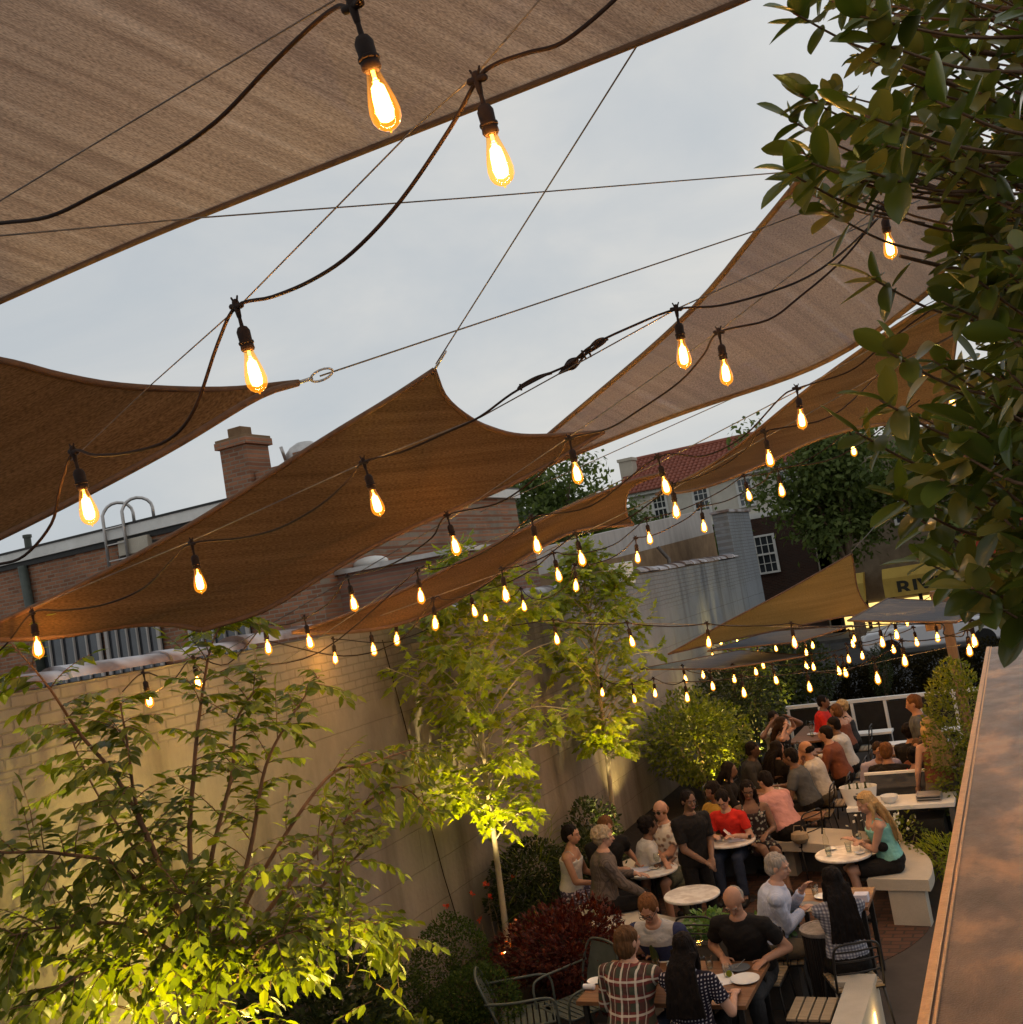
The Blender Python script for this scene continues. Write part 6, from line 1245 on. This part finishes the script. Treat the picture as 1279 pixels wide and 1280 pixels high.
    if det:
        for sx in (-1, 1):
            e_ = MB(); e_.ell(hv(sx*.029,.0715,.008), (.0115,.009,.0055), Hm, 10, 7); eo = e_.build('eye', 'eye_white', t, smooth=True)
            e_ = MB(); e_.ell(hv(sx*.029,.0785,.008), (.0055,.0035,.0050), Hm, 8, 6); e_.build('pupil', 'eye_dark', eo, smooth=True)
        e_ = MB(); e_.ell(hv(0,.090,-.050), (.022,.005,.006), Hm, 10, 6); e_.build('mouth', 'lip', t, smooth=True)
        e_ = MB(); hm = hair[0] if hair else 'hair_grey'
        for sx in (-1, 1): e_ = MB(); e_.cap(hv(sx*.014,.084,.030), hv(sx*.046,.074,.032), .0045, .0035, 6); e_.build('eyebrow', hm, t, smooth=True)
    # clothing
    cm, ck = top
    c = MB(); g = .016
    t1 = .50 if ck not in ('tank','strap') else .40
    torso(c, g, -.04, t1)
    if ck in ('tee','long','short','polo'):
        fr = dict(tee=.62, polo=.62, short=.75, long=1.0)[ck]
        for (S, E_, Wp) in arms:
            c.cap(nb_-s*.042, S, .066*w, .066*w); 
            if ck == 'long': c.cap(S, E_, .063*w, .052*w); c.rod(E_, E_.lerp(Wp,.93), .052*w, .038*w, 12); c.ell(E_, (.052*w,)*3)
            else: c.rod(S, S.lerp(E_, fr), .063*w, .060*w, 14); c.ell(S, (.063*w,)*3)
        c.rod(nb_-s*.045, nb_+s*.016, .105*w, .074*w, 18)
    if ck in ('tank','strap'):
        for i, sx in enumerate((-1, 1)): c.tube(catmull([p0+s*.38+x*(sx*.09*w)+fw*.105*w, sh[i]*.62+nb_*.38+s*.045, p0+s*.38+x*(sx*.09*w)-fw*.105*w], 5), .014 if ck == 'tank' else .010, 6)
    remesh(c, max(vox, .0085), {'tee':'t_shirt','polo':'shirt','short':'shirt','long':'shirt','tank':'tank_top','strap':'strappy_top'}[ck], cm, t, 2)
    bm_, bk = bottom; c = MB(); g = .012
    torso(c, .018 if bk != 'skirt' else .016, -.08, .08)
    for (hp_, kn_, an) in lg:
        if bk == 'trousers': c.cap(hp_, kn_, .093, .069); c.rod(kn_, kn_.lerp(an,.94), .067, .052, 12)
        elif bk == 'shorts': c.rod(hp_, hp_.lerp(kn_,.85), .095, .085, 14); c.ell(hp_, (.095,)*3)
        else: c.rod(hp_, hp_.lerp(kn_,.75), .098, .095, 14); c.ell(hp_, (.098,)*3)
    if bk == 'skirt': m0 = (lg[0][0]+lg[1][0])/2; m1 = (lg[0][1]+lg[1][1])/2; c.rod(m0, m0.lerp(m1,.72), .09, .085, 12)
    remesh(c, max(vox, .010), {'trousers':'trousers','shorts':'shorts','skirt':'skirt'}[bk], bm_, t, 2)
    if det and feet:
        for (hp_, kn_, an) in lg:
            fd = V((kn_.x-hp_.x, kn_.y-hp_.y+.001, 0)); fd = fd.normalized() if fd.length > .12 else V((0,1,0)); c = MB(); c.cap(an+V((0,0,-.045))-fd*.035, an+fd*.13+V((0,0,-.055)), .042, .033); c.build('shoe', 'black_metal', t, smooth=True)
    # hair
    if hair:
        hm, hk = hair; c = MB(); rr_ = random.Random(len(label))
        if hk == 'bald':
            c.ell(hv(0,-.032,-.006), (.0795,.094,.058), Hm, 18, 10)
        else: c.ell(hv(0,-.026,.036), (.083,.097,.086), Hm, 18, 12); c.ell(hv(0,-.050,-.01), (.074,.068,.085), Hm, 16, 10)
        if hk in ('bob','long'): c.ell(hv(0,-.04,-.03), (.088,.082,.105), Hm, 16, 10)
        if hk == 'long':
            dn = (V((0,-.10,-1))-s*.6).normalized() if True else 0; a = hv(0,-.07,-.02); back = -fw
            pth = [a, nb_+back*(.12*w)+s*.02, nb_-s*.16+back*(.135*w), nb_-s*.30+back*(.12*w)]
            Pp = catmull(pth, 4); loft(c, [(pp, x, fw, .095*(1-.035*k), .045) for k, pp in enumerate(Pp)])
            for k in range(9): o_ = (k-4)*.02; c.tube([pp+x*o_*(1+.06*j)+back*(.035+rr_.uniform(-.006,.006)) for j, pp in enumerate(Pp)], .014, 6)
            for sx in (-1, 1): c.tube([hv(sx*.075,-.01,.0), hv(sx*.085,.0,-.09), nb_+x*(sx*.085)+fw*.02-s*.02, nb_+x*(sx*.10)+fw*.075*(1 if f else 0)-s*.13], [.024,.024,.022,.012], 8)
        if hk == 'curly':
            for k in range(70):
                a = rr_.uniform(0,2*pi); e_ = rr_.uniform(-.45,1.4); rx_ = .088; 
                pp = (cos(e_)*cos(a)*rx_, cos(e_)*sin(a)*.098-.030, .025+sin(e_)*.088)
                if pp[1] > .045 and pp[2] < .06: continue
                c.ell(hv(*pp), (.021,.021,.018), None, 8, 6)
        if hk == 'bun': c.ell(hv(0,-.115,.05), (.04,.04,.04))
        remesh(c, max(vox, .008), 'hair', hm, t, 1)
    if glasses:
        c = MB()
        for sx in (-1, 1): c.tube([hv(sx*.031+.024*cos(2*pi*k/14), .096, .006+.018*sin(2*pi*k/14)) for k in range(15)], .0022, 5); c.tube([hv(sx*.055,.095,.010), hv(sx*.077,.03,.010), hv(sx*.077,-.02,.004)], .002, 4)
        c.tube([hv(-.008,.097,.010), hv(.008,.097,.010)], .002, 4)
        if glasses == 2:
            for sx in (-1, 1): c.ell(hv(sx*.031,.094,.005), (.023,.003,.017), Hm, 12, 6)
        c.build('glasses', 'black_metal', t, smooth=True)
    if glasses == 3 or extra == 'headshades':
        pass
    return t, hv
clothmat('plaid_flannel', 'plaid', [(.16,.04,.035),(.05,.055,.04),(.10,.03,.03),(.62,.57,.48)])
clothmat('dot_navy', 'dots', [(.012,.010,.02),(.42,.38,.40)], 42)
clothmat('yoke_navy', 'yoke', [(.025,.03,.075),(.34,.33,.32)], .86)
clothmat('black_cloth', 'plain', [(.014,.012,.011)]); clothmat('charcoal_cloth', 'plain', [(.04,.04,.042)]); clothmat('jeans', 'plain', [(.035,.045,.075)]); clothmat('khaki', 'plain', [(.16,.13,.09)])
clothmat('blue_shirt', 'stripe', [(.42,.46,.58),(.50,.53,.64)], 60); clothmat('check_white', 'check', [(.35,.35,.38),(.05,.05,.08)], 38); clothmat('teal_top', 'plain', [(.22,.50,.44)]); clothmat('striped_shirt', 'stripe', [(.125,.098,.082),(.075,.06,.052)], 60)
clothmat('white_cotton', 'plain', [(.55,.52,.48)]); clothmat('floral_white', 'floral', [(.07,.06,.09),(.5,.45,.45),(.35,.3,.4)], 30); clothmat('floral_dress', 'floral', [(.03,.02,.02),(.55,.30,.25),(.30,.32,.25)], 22); clothmat('white_print', 'floral', [(.5,.45,.38),(.08,.06,.05),(.3,.2,.15)], 16)
clothmat('red_cotton', 'plain', [(.62,.03,.02)]); clothmat('yellow_cotton', 'plain', [(.45,.27,.05)]); clothmat('pink_cotton', 'plain', [(.60,.30,.27)]); clothmat('grey_tee', 'plain', [(.10,.105,.11)]); clothmat('lavender', 'plain', [(.36,.33,.45)]); clothmat('camo', 'floral', [(.08,.08,.05),(.15,.13,.09),(.05,.05,.03)], 14); clothmat('rust', 'plain', [(.20,.07,.04)])
SK = 'skin_light'; ST = 'skin_tan'; SB = 'skin_brown'; SD = 'skin_dark'
person('woman seen from behind in a red, green and cream plaid flannel shirt', (787,1184,1.22), -4, SK, ('plaid_flannel','long'), ('jeans','trousers'), ('hair_brown','bob'), lean=16, det=2, f=False, hy=-25, L=(-.14,.36,.80), R=(815,1215,.80))
person('woman with very long dark hair in a dark polka dot top, seen from behind', (855,1187,1.22), 4, SK, ('dot_navy','tee'), ('black_cloth','trousers'), ('hair_black','long'), lean=10, det=2, f=True, hy=20, L=(846,1215,.80), R=(918,1243,.79))
person('man with glasses looking down in a grey and navy shirt facing the camera', (812,1144,1.18), 178, ST, ('yoke_navy','tee'), ('jeans','trousers'), ('hair_auburn','short'), lean=26, det=2, hp=34, glasses=1, L=(830,1192,.80), R=(818,1187,.80))
person('balding man in a black t-shirt looking down at the nearest table', (919,1138,1.18), 176, ST, ('black_cloth','tee'), ('charcoal_cloth','trousers'), ('hair_grey','bald'), lean=18, det=2, hp=48, L=(957,1199,.79), R=(903,1196,.79))
person('grey haired man in a pale blue shirt gesturing at the second wooden table', (974,1090,1.22), -76, SK, ('blue_shirt','long'), ('khaki','trousers'), ('hair_grey','short'), lean=16, det=2, hp=14, hy=-12, L=(1002,1114,.98), R=(1003,1138,.83))
person('woman with long dark hair and a checked black and white top seen from behind', (1042,1112,1.16), 26, SK, ('check_white','tee'), ('black_cloth','trousers'), ('hair_black','long'), lean=6, det=2, f=True, hy=10, L=(1035,1130,.82), R=(1060,1134,.82))
chair(*(lambda p: (p.x+.06, p.y-.16))(G(1042,1112,1.16)), 26, 'black metal chair under the woman in the checked top')
chair(*(lambda p: (p.x-.12, p.y-.03))(G(974,1090,1.22)), -80, 'black metal chair of the grey haired man in pale blue')
chair(-3.42, 9.35, 180, 'black metal chair of the man with glasses'); chair(-2.75, 9.28, 180, 'black metal chair of the balding man in black'); chair(-3.4, 7.62, 0, 'black metal chair under the woman in plaid'); chair(-2.95, 7.6, 0, 'black metal chair under the woman in polka dots')
t, hv = person('blonde woman in a teal top with sunglasses on her head, sitting on the bench', (1083,1008,1.22), 112, SK, ('teal_top','strap'), ('black_cloth','shorts'), ('hair_blonde','long'), seat=.50, lean=14, det=2, f=True, hp=28, L=(1068,1050,.86), R=(1078,1052,.84), legs=(((-.08,.44,.56),(-.06,.38,.10)),((.05,.45,.56),(.09,.33,.10))))
c = MB(); 
for sx in (-1, 1): c.ell(hv(sx*.03,.055,.10), (.024,.010,.018))
c.tube([hv(-.08,.0,.07), hv(-.055,.05,.10), hv(.055,.05,.10), hv(.08,.0,.07)], .004, 5); c.build('sunglasses', 'black_metal', t, smooth=True)
c = MB(); c.cap((-.12,.10,.78), (.14,.06,.80), .06, .055); c.cap((.14,.06,.80), (.16,-.05,.92), .05, .03); o = remesh(c, .01, 'jacket', 'black_cloth', t, 2)
c = MB(); c.box((-.02,.165,.79), (.07,.005,.025)); c.build('jacket_label', 'white_paint', t)
person('man in black standing with clasped hands inside the curved bench', (861,1000,1.60), -128, SB, ('black_cloth','short'), ('black_cloth','trousers'), ('hair_black','short'), seat=None, sc_=.917, lean=6, det=2, hp=10, hy=-8, L=(-.05,.26,.98), R=(.06,.27,.96))
person('person with wavy grey blond hair in a brown striped shirt seen from behind', (757,1057,1.22), -62, SK, ('striped_shirt','long'), ('black_cloth','trousers'), ('hair_sandy','curly'), seat=.50, lean=8, det=2, L=(-.18,.38,.76), R=(.16,.40,.64))
person('woman with dark bobbed hair in a white strap top looking right', (716,1053,1.18), -84, ST, ('white_cotton','strap'), ('floral_white','trousers'), ('hair_black','short'), seat=.50, lean=8, det=True, f=True, hp=8, L=(-.1,.34,.72), R=(.08,.34,.7))
person('large man in a black t-shirt reaching toward the round table with papers', (758,1036,1.26), -138, ST, ('black_cloth','tee'), ('charcoal_cloth','trousers'), ('hair_auburn','short'), seat=.50, lean=22, det=True, hp=22, L=(797,1076,.80), R=(-.0,.4,.78))
person('child with dark curly hair and a white top behind the papers', (813,1040,1.10), -60, SB, ('white_cotton','tee'), ('camo','trousers'), ('hair_black','curly'), seat=.42, lean=14, det=True, f=True, hp=4, L=(-.35,.2,.85), R=(.1,.35,.75))
person('man with dark glasses in a white printed t-shirt at the back of the bench', (827,1022,1.24), 168, ST, ('white_print','tee'), ('camo','shorts'), ('hair_auburn','bald'), seat=.50, lean=4, det=True, hp=6, glasses=2, L=(.1,.3,.75), R=(-.1,.3,.75))
person('woman in a bright red t-shirt looking down at the folded menu', (905,1009,1.14), 176, SK, ('red_cotton','tee'), ('jeans','trousers'), ('hair_black','bun'), seat=.50, lean=22, det=True, f=True, hp=42, L=(-.12,.36,.80), R=(.12,.36,.80))
person('person in a yellow top behind the woman in red', (892,999,1.14), 150, SB, ('yellow_cotton','tee'), ('jeans','trousers'), ('hair_black','curly'), lean=4, det=False, f=True)
person('woman with long black hair in a flowered dress sitting on the back of the bench', (936,995,1.20), 196, SB, ('floral_dress','tank'), ('floral_dress','skirt'), ('hair_black','long'), seat=.50, lean=6, det=True, f=True, hp=22, L=(-.12,.3,.75), R=(.1,.3,.72), legs=(((-.20,.46,.56),(-.26,.62,.14)),((-.05,.46,.62),(-.22,.58,.22))))
person('person in a pale pink t-shirt bending over the first far table', (957,981,1.16), 58, SK, ('pink_cotton','tee'), ('black_cloth','trousers'), ('hair_black','short'), lean=30, det=True, hp=25)
person('man in a dark grey t-shirt at the right side of the first far table', (988,951,1.22), 86, SB, ('grey_tee','tee'), ('black_cloth','trousers'), ('hair_black','short'), lean=16, det=True)
person('balding man in a white t-shirt eating with both hands raised', (1008,943,1.20), 84, ST, ('white_cotton','tee'), ('khaki','trousers'), ('hair_black','bald'), lean=14, det=True, L=(-.08,.26,1.02), R=(.08,.26,1.02))
FG = 'diners at the far tables'
for (lb, px, py, z, yaw, sk, tp, hr, ln, ff, det) in (
 ('person in a dark brown jacket on the right of the second far left table',1032,922,1.22,84,SK,('rust','long'),('hair_black','short'),14,False,False),
 ('person in a white long sleeved shirt at the second far left table',1042,911,1.22,88,SB,('white_cotton','long'),('hair_black','short'),12,False,False),
 ('dark haired person in black on the left of the first far left table',913,965,1.20,-84,SB,('black_cloth','long'),('hair_black','long'),14,True,False),
 ('person in black seen from behind left of the first far left table',973,940,1.18,-40,ST,('black_cloth','long'),('hair_black','long'),12,True,False),
 ('woman with raised bare arms on the left of the second far left table',979,904,1.24,-96,ST,('black_cloth','tank'),('hair_dark_brown','long'),10,True,False),
 ('person in a white sleeved top behind the woman with raised arms',968,897,1.30,-130,SB,('white_cotton','tee'),('hair_black','short'),6,False,False),
 ('person in dark clothes leaning in the middle left of the first far left table',944,948,1.14,-86,SD,('charcoal_cloth','long'),('hair_black','short'),16,False,False),
 ('blonde woman at the last far left table',1051,882,1.26,100,SK,('charcoal_cloth','tank'),('hair_blonde','curly'),8,True,False),
 ('woman with reddish hair just in front of the blonde at the last far left table',1045,892,1.18,70,ST,('rust','tank'),('hair_auburn','bob'),12,True,False),
 ('person in dark red at the left of the last far left table',1032,887,1.14,-90,SB,('red_cotton','long'),('hair_black','short'),12,False,False),
 ('man in a lavender shirt leaning forward behind the low partition',1100,940,1.20,-160,ST,('lavender','long'),('hair_dark_brown','short'),30,False,True),
 ('person in a black jacket beyond the partition, left of the bare backed woman',1111,951,1.16,-6,ST,('black_cloth','long'),('hair_auburn','short'),10,False,True),
 ('woman with a bare back and black hair seen from behind over the partition',1143,948,1.20,0,ST,('red_cotton','strap'),('hair_black','bun'),8,True,True),
 ('woman with sunglasses facing the camera behind the bare backed woman',1149,938,1.20,176,ST,('rust','tee'),('hair_brown','bob'),10,True,True),
 ('person in black between the bare backed woman and the pot shrub',1161,952,1.12,10,ST,('black_cloth','tee'),('hair_black','short'),12,False,False),
 ('dark haired person at the second table nearer the white fence',1140,922,1.20,-20,ST,('black_cloth','long'),('hair_black','curly'),8,False,False)):
    person(lb, (px, py, z), yaw, sk, tp, ('black_cloth','trousers'), hr, lean=ln, det=det, f=ff, glasses=(2 if 'sunglasses' in lb else False), group=FG, L=((-.2,.2,1.2) if 'raised' in lb else None), R=((.2,.2,1.15) if 'raised' in lb else None))
person('standing woman with loose blonde hair at the far right beyond the partition', (1161,914,1.62), 30, SK, ('rust','tank'), ('khaki','skirt'), ('hair_blonde','long'), seat=None, lean=4, det=False, f=True, L=(-.22,.15,.9), R=(.22,.15,.9))
person('standing person in a grey top near the white railing on the right', (1143,886,1.66), 90, ST, ('grey_tee','tee'), ('black_cloth','trousers'), ('hair_auburn','short'), seat=None, lean=4, det=False, L=(-.2,.1,.9), R=(.2,.15,.95))
k = 0
for (x, y, rz, lb) in ((-3.2,13.55,60,'black metal chair of the person in pink'),(-3.2,14.85,90,'black metal chair of the man in the dark grey t-shirt'),(-3.05,15.4,90,'black metal chair of the man in the white t-shirt'),(-2.95,16.45,90,'black metal chair at the near right of the second far left table'),(-2.92,17.1,90,'black metal chair at the far right of the second far left table'),(-4.6,14.5,-90,'black metal chair at the near left of the first far left table'),(-4.6,15.3,-90,'black metal chair at the far left of the first far left table'),(-4.55,16.6,-90,'black metal chair on the left of the second far left table'),(-3.2,19.2,90,'black metal chair on the right of the last far left table'),(-2.1,14.45,0,'black metal chair of the person in the black jacket behind the partition'),(-1.75,14.4,0,'black metal chair of the bare backed woman'),(-2.1,15.7,180,'black metal chair of the man in the lavender shirt'),(-1.7,15.7,180,'black metal chair of the woman with sunglasses')): chair(x, y, rz, lb)
